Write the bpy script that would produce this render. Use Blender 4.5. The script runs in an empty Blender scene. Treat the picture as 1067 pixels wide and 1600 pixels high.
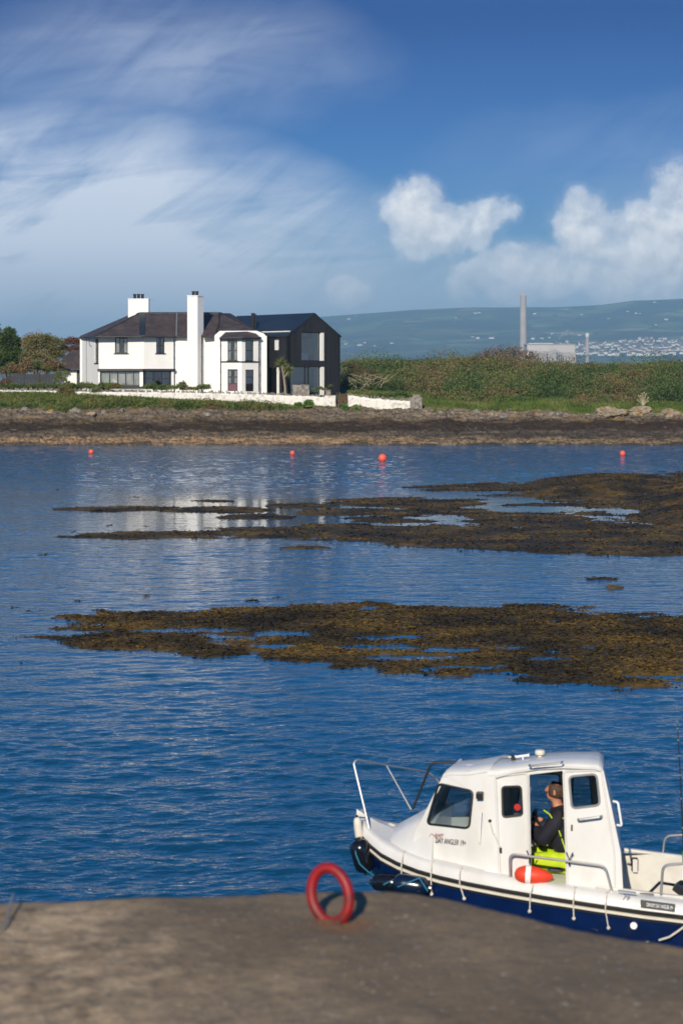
import bpy, bmesh, math, random
import numpy as np
from mathutils import Vector, Matrix, geometry, noise as mnoise
R = math.radians
random.seed(7)
scene = bpy.context.scene
COL = scene.collection

# ------------------------------------------------------------------ camera
FPX, CAMH, HZ, CX = 3111., 6.2, 587., 533.5     # focal length in photo pixels, eye height, horizon row, centre column
cam = bpy.data.cameras.new("camera")
co = bpy.data.objects.new("camera", cam); COL.objects.link(co)
co.location = (0, 0, CAMH); co.rotation_euler = (R(90), 0, 0)
cam.sensor_fit = 'VERTICAL'; cam.sensor_height = 36; cam.sensor_width = 24
cam.lens = 70.0
cam.shift_y = -213. / 1600.
cam.clip_start = 0.5; cam.clip_end = 60000
cam.dof.use_dof = True; cam.dof.focus_distance = 55; cam.dof.aperture_fstop = 3.0
scene.camera = co

# ------------------------------------------------------------------ sun + sky
SUN_AZ, SUN_EL = 12., 26.       # from behind the camera, to its left
sd = bpy.data.lights.new("sun", 'SUN'); so = bpy.data.objects.new("sun", sd); COL.objects.link(so)
sd.energy = 4.8; sd.angle = R(0.5); sd.color = (1.0, 0.89, 0.71)
sv = Vector((-math.sin(R(SUN_AZ)) * math.cos(R(SUN_EL)), -math.cos(R(SUN_AZ)) * math.cos(R(SUN_EL)), math.sin(R(SUN_EL))))
so.rotation_euler = sv.to_track_quat('Z', 'Y').to_euler()
so.location = (0, 0, 60)
scene.view_settings.view_transform = 'Standard'; scene.view_settings.look = 'None'
scene.view_settings.exposure = 0.12; scene.view_settings.gamma = 1.0


class NT:
    """small helper for node trees"""
    def __init__(s, nt): s.nt = nt; s.n = nt.nodes; s.l = nt.links
    def new(s, t, **k):
        n = s.n.new(t)
        for a, b in k.items():
            if a[0] == '_': n.inputs[a[1:].replace('_', ' ')].default_value = b
            else: setattr(n, a, b)
        return n
    def link(s, a, b): s.l.new(a, b)
    def m(s, op, a, b=0., c=0., clamp=False):
        n = s.n.new('ShaderNodeMath'); n.operation = op; n.use_clamp = clamp
        for i, v in enumerate((a, b, c)):
            if isinstance(v, (int, float)): n.inputs[i].default_value = v
            else: s.l.new(v, n.inputs[i])
        return n.outputs[0]
    def ramp(s, f, stops, interp='LINEAR'):
        n = s.n.new('ShaderNodeValToRGB'); n.color_ramp.interpolation = interp
        e = n.color_ramp.elements
        while len(e) < len(stops): e.new(0.5)
        for i, (p, c) in enumerate(stops):
            e[i].position = p
            e[i].color = (c, c, c, 1) if isinstance(c, (int, float)) else (*c, 1)
        s.l.new(f, n.inputs[0]); return n.outputs[0]
    def mix(s, f, a, b, mode='MIX'):
        n = s.n.new('ShaderNodeMix'); n.data_type = 'RGBA'; n.blend_type = mode; n.clamp_factor = True
        for i, v in ((0, f), (6, a), (7, b)):
            if isinstance(v, (int, float)): n.inputs[i].default_value = v
            elif isinstance(v, tuple): n.inputs[i].default_value = (*v, 1)
            else: s.l.new(v, n.inputs[i])
        return n.outputs[2]
    def noise(s, vec, scale, detail=4, rough=0.55, dist=0.):
        n = s.n.new('ShaderNodeTexNoise'); n.inputs['Scale'].default_value = scale
        n.inputs['Detail'].default_value = detail; n.inputs['Roughness'].default_value = rough
        n.inputs['Distortion'].default_value = dist
        if vec is not None: s.l.new(vec, n.inputs['Vector'])
        return n.outputs[0]
    def mapping(s, vec, scale=(1, 1, 1), rot=(0, 0, 0), loc=(0, 0, 0)):
        n = s.n.new('ShaderNodeMapping'); n.inputs['Scale'].default_value = scale
        n.inputs['Rotation'].default_value = rot; n.inputs['Location'].default_value = loc
        s.l.new(vec, n.inputs['Vector']); return n.outputs[0]


w = bpy.data.worlds.new("World"); scene.world = w; w.use_nodes = True
T = NT(w.node_tree); T.n.clear()
sky = T.new('ShaderNodeTexSky', sky_type='NISHITA', sun_disc=False)
sky.sun_elevation = R(SUN_EL); sky.sun_rotation = R(180 + SUN_AZ)
sky.altitude = 0; sky.air_density = 1.0; sky.dust_density = 0.3; sky.ozone_density = 3.0
tc = T.new('ShaderNodeTexCoord')
sep = T.new('ShaderNodeSeparateXYZ'); T.link(tc.outputs['Generated'], sep.inputs[0])
az = T.m('ARCTAN2', sep.outputs[0], sep.outputs[1]); el = T.m('ARCSINE', sep.outputs[2])
# deepen polarised blue with elevation; bright band above view added to lighten the water
grad = T.ramp(T.m('MULTIPLY', el, 1.5), [(0.0, (0.36, 0.46, 0.60)), (0.06, (0.30, 0.46, 0.70)), (0.16, (0.085, 0.25, 0.56)), (0.27, (0.022, 0.120, 0.36)), (0.30, (0.03, 0.16, 0.42)), (0.37, (0.17, 0.80, 1.35)), (0.60, (0.17, 0.82, 1.35)), (1.0, (0.10, 0.36, 0.70))])
skyc = T.mix(1.0, sky.outputs[0], grad, 'MULTIPLY')
cv = T.new('ShaderNodeCombineXYZ'); T.link(az, cv.inputs[0]); T.link(el, cv.inputs[1])
uv = cv.outputs[0]
dz_ = T.new('ShaderNodeTexNoise'); dz_.inputs['Scale'].default_value = 14; dz_.inputs['Detail'].default_value = 4; T.link(uv, dz_.inputs['Vector'])
ds_ = T.new('ShaderNodeSeparateXYZ'); T.link(dz_.outputs['Color'], ds_.inputs[0])
azd = T.m('ADD', az, T.m('MULTIPLY', T.m('SUBTRACT', ds_.outputs[0], .5), .03)); eld = T.m('ADD', el, T.m('MULTIPLY', T.m('SUBTRACT', ds_.outputs[1], .5), .03))
def blob(px, py, rx, ry, wp=True):
    a = T.m('DIVIDE', T.m('SUBTRACT', azd if wp else az, (px - CX) / FPX), rx / FPX)
    b = T.m('DIVIDE', T.m('SUBTRACT', eld if wp else el, (HZ - py) / FPX), ry / FPX)
    return T.m('SUBTRACT', 1.0, T.m('ADD', T.m('MULTIPLY', a, a), T.m('MULTIPLY', b, b)))
def maxall(l):
    r = l[0]
    for x in l[1:]: r = T.m('MAXIMUM', r, x)
    return r
cn = T.noise(uv, 40, 9, 0.60, 0.2)
cn2 = T.noise(T.mapping(uv, loc=(-.0025, .004, 0)), 40, 9, 0.60, 0.2)
cum = maxall([blob(648, 328, 56, 48), blob(738, 348, 54, 40), blob(690, 360, 84, 50), blob(915, 368, 62, 66), blob(1005, 370, 90, 62),
              blob(1075, 335, 70, 68), blob(860, 430, 150, 44), blob(1010, 430, 170, 60), blob(1260, 370, 160, 120), blob(1500, 430, 300, 90), blob(540, 452, 40, 24)])
cumd = T.m('ADD', T.m('MULTIPLY', cum, 1.5), T.m('MULTIPLY', T.m('SUBTRACT', cn, 0.5), 4.4))
cumm = T.ramp(T.m('ADD', T.m('MULTIPLY', cumd, 0.3), 0.32), [(0.0, 0.0), (0.18, 0.08), (0.48, 0.66), (0.82, 1.0)], 'EASE')
shade = T.m('ADD', 0.5, T.m('MULTIPLY', T.m('SUBTRACT', cn, cn2), 3.5), clamp=True)
# cirrus: long, slightly rotated streaks
cir1 = T.noise(T.mapping(T.mapping(uv, rot=(0, 0, R(-5))), scale=(5, 26, 1)), 1.6, 9, 0.62, .9)
cir2 = T.noise(T.mapping(T.mapping(uv, rot=(0, 0, R(-33))), scale=(5, 19, 1), loc=(.3, .1, 0)), 1.7, 9, 0.62, .9)
cirf = T.noise(uv, 7, 3, 0.5, 0.3)
def soft(b, lo=0.): return T.m('MAXIMUM', b, lo)
cmask = T.m('ADD', T.m('MULTIPLY', T.m('POWER', soft(blob(60, 400, 640, 240)), 1.1), 1.65), T.m('MULTIPLY', T.m('POWER', soft(blob(250, 100, 400, 130)), 1.2), 0.40))
cmask = T.m('ADD', cmask, T.m('MULTIPLY', soft(blob(1000, 250, 380, 110)), 0.16))
cmask = T.m('ADD', cmask, T.m('MULTIPLY', soft(blob(560, 480, 900, 110)), 0.35))
cirv = T.m('ADD', T.m('MULTIPLY', cir1, 0.50), T.m('MULTIPLY', cir2, 0.70))
cirm = T.m('MULTIPLY', T.ramp(cirv, [(0.44, 0.22), (0.76, 1.0)]), T.m('MULTIPLY', cmask, T.m('ADD', 0.45, cirf)), clamp=True)
# elsewhere in the sky: a few high clouds
gen = T.noise(T.mapping(tc.outputs['Generated'], scale=(1, 1, 3.5)), 2.3, 7, 0.6, 0.5)
away = T.m('MULTIPLY', T.ramp(gen, [(0.52, 0.0), (0.75, 0.75)]), T.ramp(T.m('MULTIPLY', T.m('ABSOLUTE', az), .5), [(0.45, 0.0), (0.75, 1.0)]), clamp=True)
cover = T.m('MAXIMUM', T.m('MULTIPLY', cirm, 1.15), T.m('MULTIPLY', away, 0.8), clamp=True)
c1 = T.mix(cover, skyc, (7.3, 7.9, 9.0))
cumc = T.mix(shade, (6.8, 7.1, 7.7), (10.2, 10.2, 10.3))
c2 = T.mix(cumm, c1, cumc)
c2 = T.mix(T.ramp(el, [(0.0, 0.75), (0.028, 0.62), (0.068, 0.0)]), c2, (4.7, 5.5, 6.8))
bg = T.new('ShaderNodeBackground'); bg.inputs[1].default_value = 0.10
T.link(c2, bg.inputs[0])
wo = T.new('ShaderNodeOutputWorld'); T.link(bg.outputs[0], wo.inputs[0])

# ------------------------------------------------------------------ helpers
def P(px, py, D):
    """world point seen at photo pixel (px, py) at distance D"""
    return Vector(((px - CX) / FPX * D, D, CAMH - (py - HZ) / FPX * D))
def XW(px, D): return (px - CX) / FPX * D
def ZW(py, D): return CAMH - (py - HZ) / FPX * D

def tag(o, label=None, cat=None, group=None, kind=None):
    if label: o['label'] = label
    if cat: o['category'] = cat
    if group: o['group'] = group
    if kind: o['kind'] = kind
    return o
def thing(name, loc, label, cat, group=None, rotz=0):
    o = bpy.data.objects.new(name, None); o.empty_display_size = 0.2; COL.objects.link(o)
    o.location = loc; o.rotation_euler = (0, 0, rotz)
    return tag(o, label, cat, group)

class MB:
    def __init__(s): s.v = []; s.f = []; s.mi = []
    def add(s, vs, fs, mi=0):
        b = len(s.v); s.v += [tuple(x) for x in vs]
        for f in fs: s.f.append(tuple(i + b for i in f)); s.mi.append(mi)
        return s
    def box(s, x0, y0, z0, x1, y1, z1, mi=0, fn=None):
        vs = [(x, y, z) for z in (z0, z1) for y in (y0, y1) for x in (x0, x1)]
        if fn: vs = [fn(*q) for q in vs]
        return s.add(vs, [(0, 2, 3, 1), (4, 5, 7, 6), (0, 1, 5, 4), (2, 6, 7, 3), (0, 4, 6, 2), (1, 3, 7, 5)], mi)
    def obox(s, c, u, v, wv, mi=0):
        """box round c with half-axis vectors"""
        c, u, v, wv = map(Vector, (c, u, v, wv)); vs = [c + a * u + b * v + d * wv for d in (-1, 1) for b in (-1, 1) for a in (-1, 1)]
        return s.add(vs, [(0, 2, 3, 1), (4, 5, 7, 6), (0, 1, 5, 4), (2, 6, 7, 3), (0, 4, 6, 2), (1, 3, 7, 5)], mi)
    def tube(s, pts, r, n=8, mi=0, cap=True, closed=False):
        pts = [Vector(p) for p in pts]; N = len(pts)
        rs = r if isinstance(r, (list, tuple)) else [r] * N
        rings = []; up = None
        for i, p in enumerate(pts):
            if closed: t = (pts[(i + 1) % N] - pts[i - 1]).normalized()
            else: t = (pts[min(i + 1, N - 1)] - pts[max(i - 1, 0)]).normalized()
            if up is None:
                up = Vector((0, 0, 1)) if abs(t.z) < .9 else Vector((1, 0, 0))
            a = (up - t * up.dot(t)).normalized(); b = t.cross(a); up = a
            rings.append([p + (a * math.cos(2 * math.pi * k / n) + b * math.sin(2 * math.pi * k / n)) * rs[i] for k in range(n)])
        vs = [q for g in rings for q in g]; fs = []
        for i in range(N if closed else N - 1):
            j = (i + 1) % N
            for k in range(n):
                fs.append((i * n + k, i * n + (k + 1) % n, j * n + (k + 1) % n, j * n + k))
        if cap and not closed:
            fs.append(tuple(range(n))[::-1]); fs.append(tuple((N - 1) * n + k for k in range(n)))
        return s.add(vs, fs, mi)
    def lathe(s, c, prof, n=20, mi=0, ax=(0, 0, 1), e1=None):
        """prof = [(r, h)] about axis ax through c"""
        ax = Vector(ax).normalized(); a = Vector(e1) if e1 else (Vector((1, 0, 0)) if abs(ax.x) < .9 else Vector((0, 1, 0)))
        a = (a - ax * a.dot(ax)).normalized(); b = ax.cross(a); c = Vector(c)
        vs = []; fs = []
        for (r, h) in prof:
            for k in range(n):
                t = 2 * math.pi * k / n
                vs.append(c + ax * h + (a * math.cos(t) + b * math.sin(t)) * r)
        for i in range(len(prof) - 1):
            for k in range(n):
                fs.append((i * n + k, i * n + (k + 1) % n, (i + 1) * n + (k + 1) % n, (i + 1) * n + k))
        fs.append(tuple(range(n))[::-1]); fs.append(tuple((len(prof) - 1) * n + k for k in range(n)))
        return s.add(vs, fs, mi)
    def ball(s, c, rx, ry=None, rz=None, n=16, m=10, mi=0, fn=None):
        ry = ry or rx; rz = rz or rx; c = Vector(c); vs = []; fs = []
        for i in range(m + 1):
            ph = math.pi * i / m
            for k in range(n):
                t = 2 * math.pi * k / n
                q = Vector((rx * math.sin(ph) * math.cos(t), ry * math.sin(ph) * math.sin(t), rz * math.cos(ph)))
                if fn: q = fn(q)
                vs.append(c + q)
        for i in range(m):
            for k in range(n):
                fs.append((i * n + k, (i + 1) * n + k, (i + 1) * n + (k + 1) % n, i * n + (k + 1) % n))
        return s.add(vs, fs, mi)
    def plate(s, outline, holes, mapf, th, mi=0):
        """2-D outline with holes -> plate; mapf(a, b, t) gives the 3-D point, t = 0 or th"""
        loops = [outline] + list(holes)
        flat = [p for l in loops for p in l]
        tris = geometry.tessellate_polygon([[Vector((p[0], p[1], 0)) for p in l] for l in loops])
        n = len(flat)
        vs = [mapf(p[0], p[1], 0) for p in flat] + [mapf(p[0], p[1], th) for p in flat]
        fs = [tuple(t) for t in tris] + [tuple(i + n for i in t[::-1]) for t in tris]
        b = 0
        for l in loops:
            for i in range(len(l)):
                j = (i + 1) % len(l)
                fs.append((b + i, b + j, b + j + n, b + i + n))
            b += len(l)
        return s.add(vs, fs, mi)
    def build(s, name, mats, parent=None, smooth=False, recalc=True, origin=None, local=False, bevel=0, angle=35):
        me = bpy.data.meshes.new(name)
        vs = s.v
        off = Vector((0, 0, 0))
        if not local:
            if parent is not None:
                q = parent
                while q is not None: off += Vector(q.location); q = q.parent
            if origin is not None: off = Vector(origin)
            vs = [tuple(Vector(v) - off) for v in vs]
        me.from_pydata(vs, [], s.f)
        if not isinstance(mats, (list, tuple)): mats = [mats]
        for m in mats: me.materials.append(m)
        me.polygons.foreach_set('material_index', s.mi)
        if recalc:
            bm = bmesh.new(); bm.from_mesh(me); bmesh.ops.recalc_face_normals(bm, faces=bm.faces); bm.to_mesh(me); bm.free()
        if smooth:
            me.polygons.foreach_set('use_smooth', [True] * len(me.polygons))
            try: me.set_sharp_from_angle(angle=R(angle))
            except Exception: pass
        me.update()
        o = bpy.data.objects.new(name, me); COL.objects.link(o)
        if parent is not None: o.parent = parent
        elif origin is not None: o.location = origin
        if bevel:
            bv = o.modifiers.new('bevel', 'BEVEL'); bv.width = bevel; bv.segments = 2; bv.limit_method = 'ANGLE'; bv.angle_limit = R(40)
        return o

def npmesh(name, V, F, mat, parent=None, smooth=False, mi=None, origin=None):
    me = bpy.data.meshes.new(name); k = F.shape[1]
    off = np.zeros(3)
    if parent is not None:
        q = parent
        while q is not None: off += np.array(q.location); q = q.parent
    if origin is not None: off = np.array(origin)
    V = V - off
    me.vertices.add(len(V)); me.vertices.foreach_set('co', V.astype(np.float32).ravel())
    me.loops.add(F.size); me.loops.foreach_set('vertex_index', F.astype(np.int32).ravel())
    me.polygons.add(len(F)); me.polygons.foreach_set('loop_start', np.arange(0, F.size, k, dtype=np.int32))
    try: me.polygons.foreach_set('loop_total', np.full(len(F), k, dtype=np.int32))
    except Exception: pass
    for m in (mat if isinstance(mat, (list, tuple)) else [mat]): me.materials.append(m)
    if mi is not None: me.polygons.foreach_set('material_index', mi.astype(np.int32))
    if smooth: me.polygons.foreach_set('use_smooth', np.ones(len(F), dtype=bool))
    me.update(calc_edges=True); me.validate()
    o = bpy.data.objects.new(name, me); COL.objects.link(o)
    if parent is not None: o.parent = parent
    elif origin is not None: o.location = origin
    return o

# numpy noise
_rg = np.random.RandomState(3); _tab = _rg.rand(512, 512)
def vnoise(x, y):
    xi = np.floor(x).astype(int); yi = np.floor(y).astype(int); fx = x - xi; fy = y - yi
    fx = fx * fx * (3 - 2 * fx); fy = fy * fy * (3 - 2 * fy)
    a = _tab[xi % 512, yi % 512]; b = _tab[(xi + 1) % 512, yi % 512]; c = _tab[xi % 512, (yi + 1) % 512]; d = _tab[(xi + 1) % 512, (yi + 1) % 512]
    return (a * (1 - fx) + b * fx) * (1 - fy) + (c * (1 - fx) + d * fx) * fy
def fbm(x, y, o=5, g=0.5):
    r = 0; am = 1; tot = 0
    for i in range(o):
        r = r + am * vnoise(x * 2 ** i + 17.3 * i, y * 2 ** i + 5.1 * i); tot += am; am *= g
    return r / tot
def grid(xs, ys):
    X, Y = np.meshgrid(xs, ys); nx, ny = len(xs), len(ys)
    idx = np.arange(nx * ny).reshape(ny, nx)
    F = np.stack([idx[:-1, :-1], idx[:-1, 1:], idx[1:, 1:], idx[1:, :-1]], -1).reshape(-1, 4)
    return X, Y, F
def sst(a, b, x): t = np.clip((x - a) / (b - a), 0, 1); return t * t * (3 - 2 * t)

# ------------------------------------------------------------------ materials
MAT = {}
def mat(name, col, rough=0.6, metal=0., spec=0.5, var=0.12, scale=6., bump=0., bscale=30., col2=None, stretch=(1, 1, 1), coat=0., trans=0., ior=1.45, detail=5, lo=.35, hi=.65, emit=None):
    m = bpy.data.materials.new(name); m.use_nodes = True; t = NT(m.node_tree)
    b = t.n['Principled BSDF']
    b.inputs['Roughness'].default_value = rough; b.inputs['Metallic'].default_value = metal
    b.inputs['Specular IOR Level'].default_value = spec; b.inputs['Coat Weight'].default_value = coat
    b.inputs['Transmission Weight'].default_value = trans; b.inputs['IOR'].default_value = ior
    g = t.new('ShaderNodeNewGeometry'); vec = t.mapping(g.outputs['Position'], scale=stretch)
    if col2 is None: col2 = tuple(c * (1 - 2 * var) for c in col)
    f = t.ramp(t.noise(vec, scale, detail), [(lo, 0.), (hi, 1.)])
    c = t.mix(f, col2, col)
    t.link(c, b.inputs['Base Color'])
    if bump:
        bn = t.new('ShaderNodeBump'); bn.inputs['Strength'].default_value = 1.0; bn.inputs['Distance'].default_value = bump
        t.link(t.noise(vec, bscale, 4), bn.inputs['Height']); t.link(bn.outputs[0], b.inputs['Normal'])
    MAT[name] = m; m['_c'] = 1
    return m, t, b, c, vec

mat('white_render', (.80, .79, .77), .8, var=.035, scale=1.3, bump=.004, bscale=9, stretch=(1, 1, .45))
mat('whitewash', (.68, .66, .62), .9, scale=2.2, col2=(.42, .37, .31), bump=.06, bscale=5, detail=8, lo=.3, hi=.5)
mat('stone', (.30, .27, .24), .95, scale=3, col2=(.13, .115, .10), bump=.05, bscale=6, detail=8)
mat('dark_frame', (.030, .033, .040), .45, var=.1)
mat('black_metal_roof', (.018, .026, .040), .42, var=.2, scale=.4)
mat('lead', (.17, .18, .20), .55)
mat('dark_plain', (.012, .012, .014), .6)
mat('curtain', (.70, .70, .67), .9, scale=9, stretch=(4, 4, .2), col2=(.2, .2, .2))
mat('room', (.10, .10, .10), .9)
mat('room_light', (.80, .78, .74), .9, var=.05)
mat('bed', (.7, .7, .7), .9, var=.05)
mat('red_door', (.36, .05, .08), .5, var=.2)
mat('terracotta', (.16, .05, .03), .8)
mat('grey_fence', (.035, .037, .045), .7, var=.25, scale=5, stretch=(5, 1, .2))
mat('bark', (.17, .13, .09), .9, bump=.03, bscale=8, stretch=(3, 3, .5), col2=(.07, .05, .035))
mat('rust', (.13, .05, .028), .85, scale=9, col2=(.05, .03, .025), bump=.01)
mat('gelcoat', (.65, .645, .63), .30, scale=4., col2=(.59, .575, .545), lo=.3, hi=.6, coat=.2, stretch=(1, 1, .5))
mat('gelcoat_dull', (.62, .60, .55), .45, scale=5, col2=(.48, .45, .40), lo=.25, hi=.6)
mat('navy_hull', (.002, .012, .066), .22, var=.15, coat=.3)
mat('cream', (.66, .62, .53), .5, var=.05)
mat('black_rubber', (.014, .014, .015), .42, var=.1)
mat('fender_black', (.006, .007, .010), .14, coat=.5)
mat('fender_blue', (.004, .012, .035), .25, coat=.4)
mat('steel', (.62, .61, .59), .42, metal=1., var=.05)
mat('orange_red', (.75, .055, .02), .5, var=.08)
mat('buoy_orange', (.85, .13, .075), .5, var=.15, scale=8)
mat('white_tape', (.8, .8, .78), .6, var=.03)
mat('rope_white', (.68, .64, .56), .9, scale=60, col2=(.4, .37, .32))
mat('rope_blue', (.02, .17, .30), .8)
mat('skin', (.50, .24, .15), .55, scale=20, col2=(.42, .17, .11))
mat('hair', (.085, .045, .027), .7, scale=60, col2=(.03, .018, .012))
mat('navy_cloth', (.012, .012, .024), .8, var=.25, scale=8, bump=.01, bscale=9)
mat('red_cloth', (.45, .02, .02), .8)
mat('hi_vis', (.50, .66, .01), .7, scale=9, var=.1, bump=.012, bscale=9)
mat('grey_cloth', (.10, .11, .12), .8, bump=.01, bscale=9)
mat('ink', (.03, .035, .045), .6)
mat('ink_red', (.35, .08, .09), .6)
mat('ink_grey', (.22, .23, .25), .6)
mat('ink_blue', (.03, .05, .12), .4)
mat('stain', (.45, .28, .13), .7, scale=14, col2=(.60, .53, .44), stretch=(2, 2, .25))
mat('tower', (.42, .36, .33), .9, scale=.05, var=.1)
mat('pale_clad', (.58, .52, .46), .8, scale=.02, var=.08, stretch=(1, 1, .2))
mat('town_white', (.75, .73, .70), .9)
mat('town_roof', (.13, .10, .10), .9)
mat('palm_leaf', (.16, .19, .05), .6, scale=5, col2=(.07, .09, .02))
mat('palm_trunk', (.30, .25, .18), .9, bump=.02, bscale=20)
mat('bright_leaf', (.10, .19, .03), .6, scale=5, col2=(.04, .09, .012))
mat('yellow_bloom', (.45, .42, .05), .7)
mat('dry_stem', (.38, .33, .22), .9)
mat('rod_black', (.02, .02, .022), .4)

def glassmat(name, tint, refl=.12, dens=.75):
    m = bpy.data.materials.new(name); m.use_nodes = True; t = NT(m.node_tree); t.n.clear()
    tr = t.new('ShaderNodeBsdfTransparent'); tr.inputs[0].default_value = (*tint, 1)
    gl = t.new('ShaderNodeBsdfGlossy'); gl.inputs['Roughness'].default_value = .03
    fr = t.new('ShaderNodeFresnel'); fr.inputs[0].default_value = 1.5
    f = t.m('ADD', t.m('MULTIPLY', fr.outputs[0], 1.3), refl, clamp=True)
    mx = t.new('ShaderNodeMixShader'); t.link(f, mx.inputs[0]); t.link(tr.outputs[0], mx.inputs[1]); t.link(gl.outputs[0], mx.inputs[2])
    o = t.new('ShaderNodeOutputMaterial'); t.link(mx.outputs[0], o.inputs[0]); MAT[name] = m
glassmat('house_glass', (.88, .9, .9), .05)
glassmat('boat_glass', (.86, .9, .9), .10)

# slate roof
m, t, b, c, vec = mat('slate', (.125, .100, .098), .7, scale=1.1, col2=(.048, .040, .044), lo=.3, hi=.7)
g = t.new('ShaderNodeNewGeometry'); sx = t.new('ShaderNodeSeparateXYZ'); t.link(g.outputs['Position'], sx.inputs[0])
cb = t.new('ShaderNodeCombineXYZ'); t.link(t.m('ADD', sx.outputs[0], t.m('MULTIPLY', sx.outputs[1], .6)), cb.inputs[0]); t.link(t.m('MULTIPLY', sx.outputs[2], 1.8), cb.inputs[1])
br = t.new('ShaderNodeTexBrick'); t.link(cb.outputs[0], br.inputs[0]); br.inputs['Scale'].default_value = 3.2
br.inputs['Color1'].default_value = (1.25, 1.15, 1.2, 1); br.inputs['Color2'].default_value = (.75, .75, .8, 1); br.inputs['Mortar'].default_value = (.3, .3, .3, 1)
br.inputs['Mortar Size'].default_value = .03
t.link(t.mix(1., c, br.outputs[0], 'MULTIPLY'), b.inputs['Base Color'])
bn = t.new('ShaderNodeBump'); bn.inputs['Distance'].default_value = .03; t.link(br.outputs[1], bn.inputs['Height']); bn.invert = True; t.link(bn.outputs[0], b.inputs['Normal'])

# charred timber boards (position along the wall)
m, t, b, c, vec = mat('black_boards', (.010, .011, .015), .6, scale=2, col2=(.005, .005, .007), stretch=(1, 1, .15))
g = t.new('ShaderNodeNewGeometry'); sx = t.new('ShaderNodeSeparateXYZ'); t.link(g.outputs['Position'], sx.inputs[0])
s_ = t.m('MULTIPLY', t.m('ADD', t.m('MULTIPLY', sx.outputs[0], .79), t.m('MULTIPLY', sx.outputs[1], .61)), 4.2)
wn = t.new('ShaderNodeTexWhiteNoise', noise_dimensions='1D'); t.link(t.m('FLOOR', s_), wn.inputs['W'])
gap = t.ramp(t.m('FRACT', s_), [(0., .25), (.12, 1.)])
cc = t.mix(t.m('MULTIPLY', wn.outputs[0], .8), c, (.018, .019, .024))
t.link(t.mix(1., cc, gap, 'MULTIPLY'), b.inputs['Base Color'])
bn = t.new('ShaderNodeBump'); bn.inputs['Distance'].default_value = .04; t.link(gap, bn.inputs['Height']); t.link(bn.outputs[0], b.inputs['Normal'])

def leafmat(name, stops, s1=.5, s2=6., rough=.65):
    m = bpy.data.materials.new(name); m.use_nodes = True; t = NT(m.node_tree); b = t.n['Principled BSDF']
    b.inputs['Roughness'].default_value = rough; b.inputs['Specular IOR Level'].default_value = .25
    g = t.new('ShaderNodeNewGeometry')
    n = t.m('ADD', t.m('MULTIPLY', t.noise(g.outputs['Position'], s1, 4, .6), .74), t.m('MULTIPLY', t.noise(g.outputs['Position'], s2, 3), .26))
    n = t.m('ADD', n, t.m('MULTIPLY', t.m('SUBTRACT', g.outputs['Random Per Island'], .5), .08))
    t.link(t.ramp(n, stops), b.inputs['Base Color']); MAT[name] = m
G1, G2, G3 = (.018, .032, .010), (.045, .075, .016), (.085, .11, .028)
BR, BR2, DRY = (.085, .050, .028), (.14, .085, .045), (.20, .15, .08)
leafmat('gorse', [(.34, (.028, .055, .020)), (.42, (.026, .055, .018)), (.47, (.052, .095, .026)), (.52, (.115, .15, .040)), (.56, (.14, .095, .048)), (.61, (.20, .12, .07)), (.67, (.075, .11, .032))], .16, 1.4)
leafmat('gorse_brown', [(.35, (.045, .035, .018)), (.5, (.11, .068, .040)), (.62, (.19, .12, .07)), (.7, (.08, .07, .03))], .5, 4)
leafmat('grass', [(.36, (.045, .075, .013)), (.5, (.085, .13, .022)), (.6, (.13, .16, .04)), (.7, (.2, .17, .07))], .35, 4)
leafmat('bramble', [(.38, (.040, .065, .015)), (.47, (.085, .125, .026)), (.54, (.14, .15, .04)), (.62, (.13, .075, .035)), (.7, (.16, .12, .06))], .5, 5)
leafmat('evergreen', [(.38, (.018, .036, .010)), (.5, (.055, .09, .02)), (.62, (.10, .13, .028))], .6, 5)
leafmat('brown_tree', [(.38, (.075, .08, .03)), (.5, (.15, .135, .052)), (.62, (.23, .18, .085))], .6, 5)
leafmat('red_bush', [(.35, (.06, .03, .018)), (.5, (.13, .045, .03)), (.65, (.10, .08, .03))], .8, 6)
leafmat('weed', [(.36, (.018, .012, .004)), (.45, (.042, .028, .007)), (.53, (.080, .050, .010)), (.60, (.14, .082, .014)), (.68, (.07, .06, .012))], .35, 3.0, .75)

# ------------------------------------------------------------------ water
m, t, b, c, vec = mat('water', (.004, .052, .115), .04, spec=.5, var=0, ior=1.333)
b.inputs['Base Color'].default_value = (.004, .052, .115, 1)
for l in list(b.inputs['Base Color'].links): t.l.remove(l)
g = t.new('ShaderNodeNewGeometry'); pos = g.outputs['Position']
sx = t.new('ShaderNodeSeparateXYZ'); t.link(pos, sx.inputs[0])
CALM = [(0., 1.), (.13, 1.0), (.18, .70), (.215, .38), (.30, .45), (.36, .50), (.39, .10), (.49, .08), (.53, .45), (.60, .85), (.70, 1.), (.82, 1.), (1., .6)]
calm = t.ramp(t.m('DIVIDE', sx.outputs[1], 200.), [(p, min(v, 1.)) for p, v in CALM])
far_ = t.ramp(t.m('DIVIDE', sx.outputs[1], 200.), [(.08, .18), (.3, .35), (.6, .8), (1., 1.)])
lx_ = t.m('MULTIPLY', t.m('ADD', t.m('MULTIPLY', sx.outputs[0], -.2), -1.5), 1., clamp=True)
calm = t.m('MAXIMUM', calm, t.m('MULTIPLY', lx_, .42))
amp = t.m('MULTIPLY', calm, far_)
def wv(scale, st, rot, det=3, r=.5, dist=.4): return t.noise(t.mapping(pos, scale=st, rot=(0, 0, R(rot))), scale, det, r, dist)
h = t.m('MULTIPLY', t.m('MULTIPLY', wv(2.1, (.6, 1.3, 1), -10, 3, .55), .15), amp)
h = t.m('ADD', h, t.m('MULTIPLY', t.m('MULTIPLY', wv(7.5, (.7, 1.2, 1), 5, 2), .020), calm))
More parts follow.
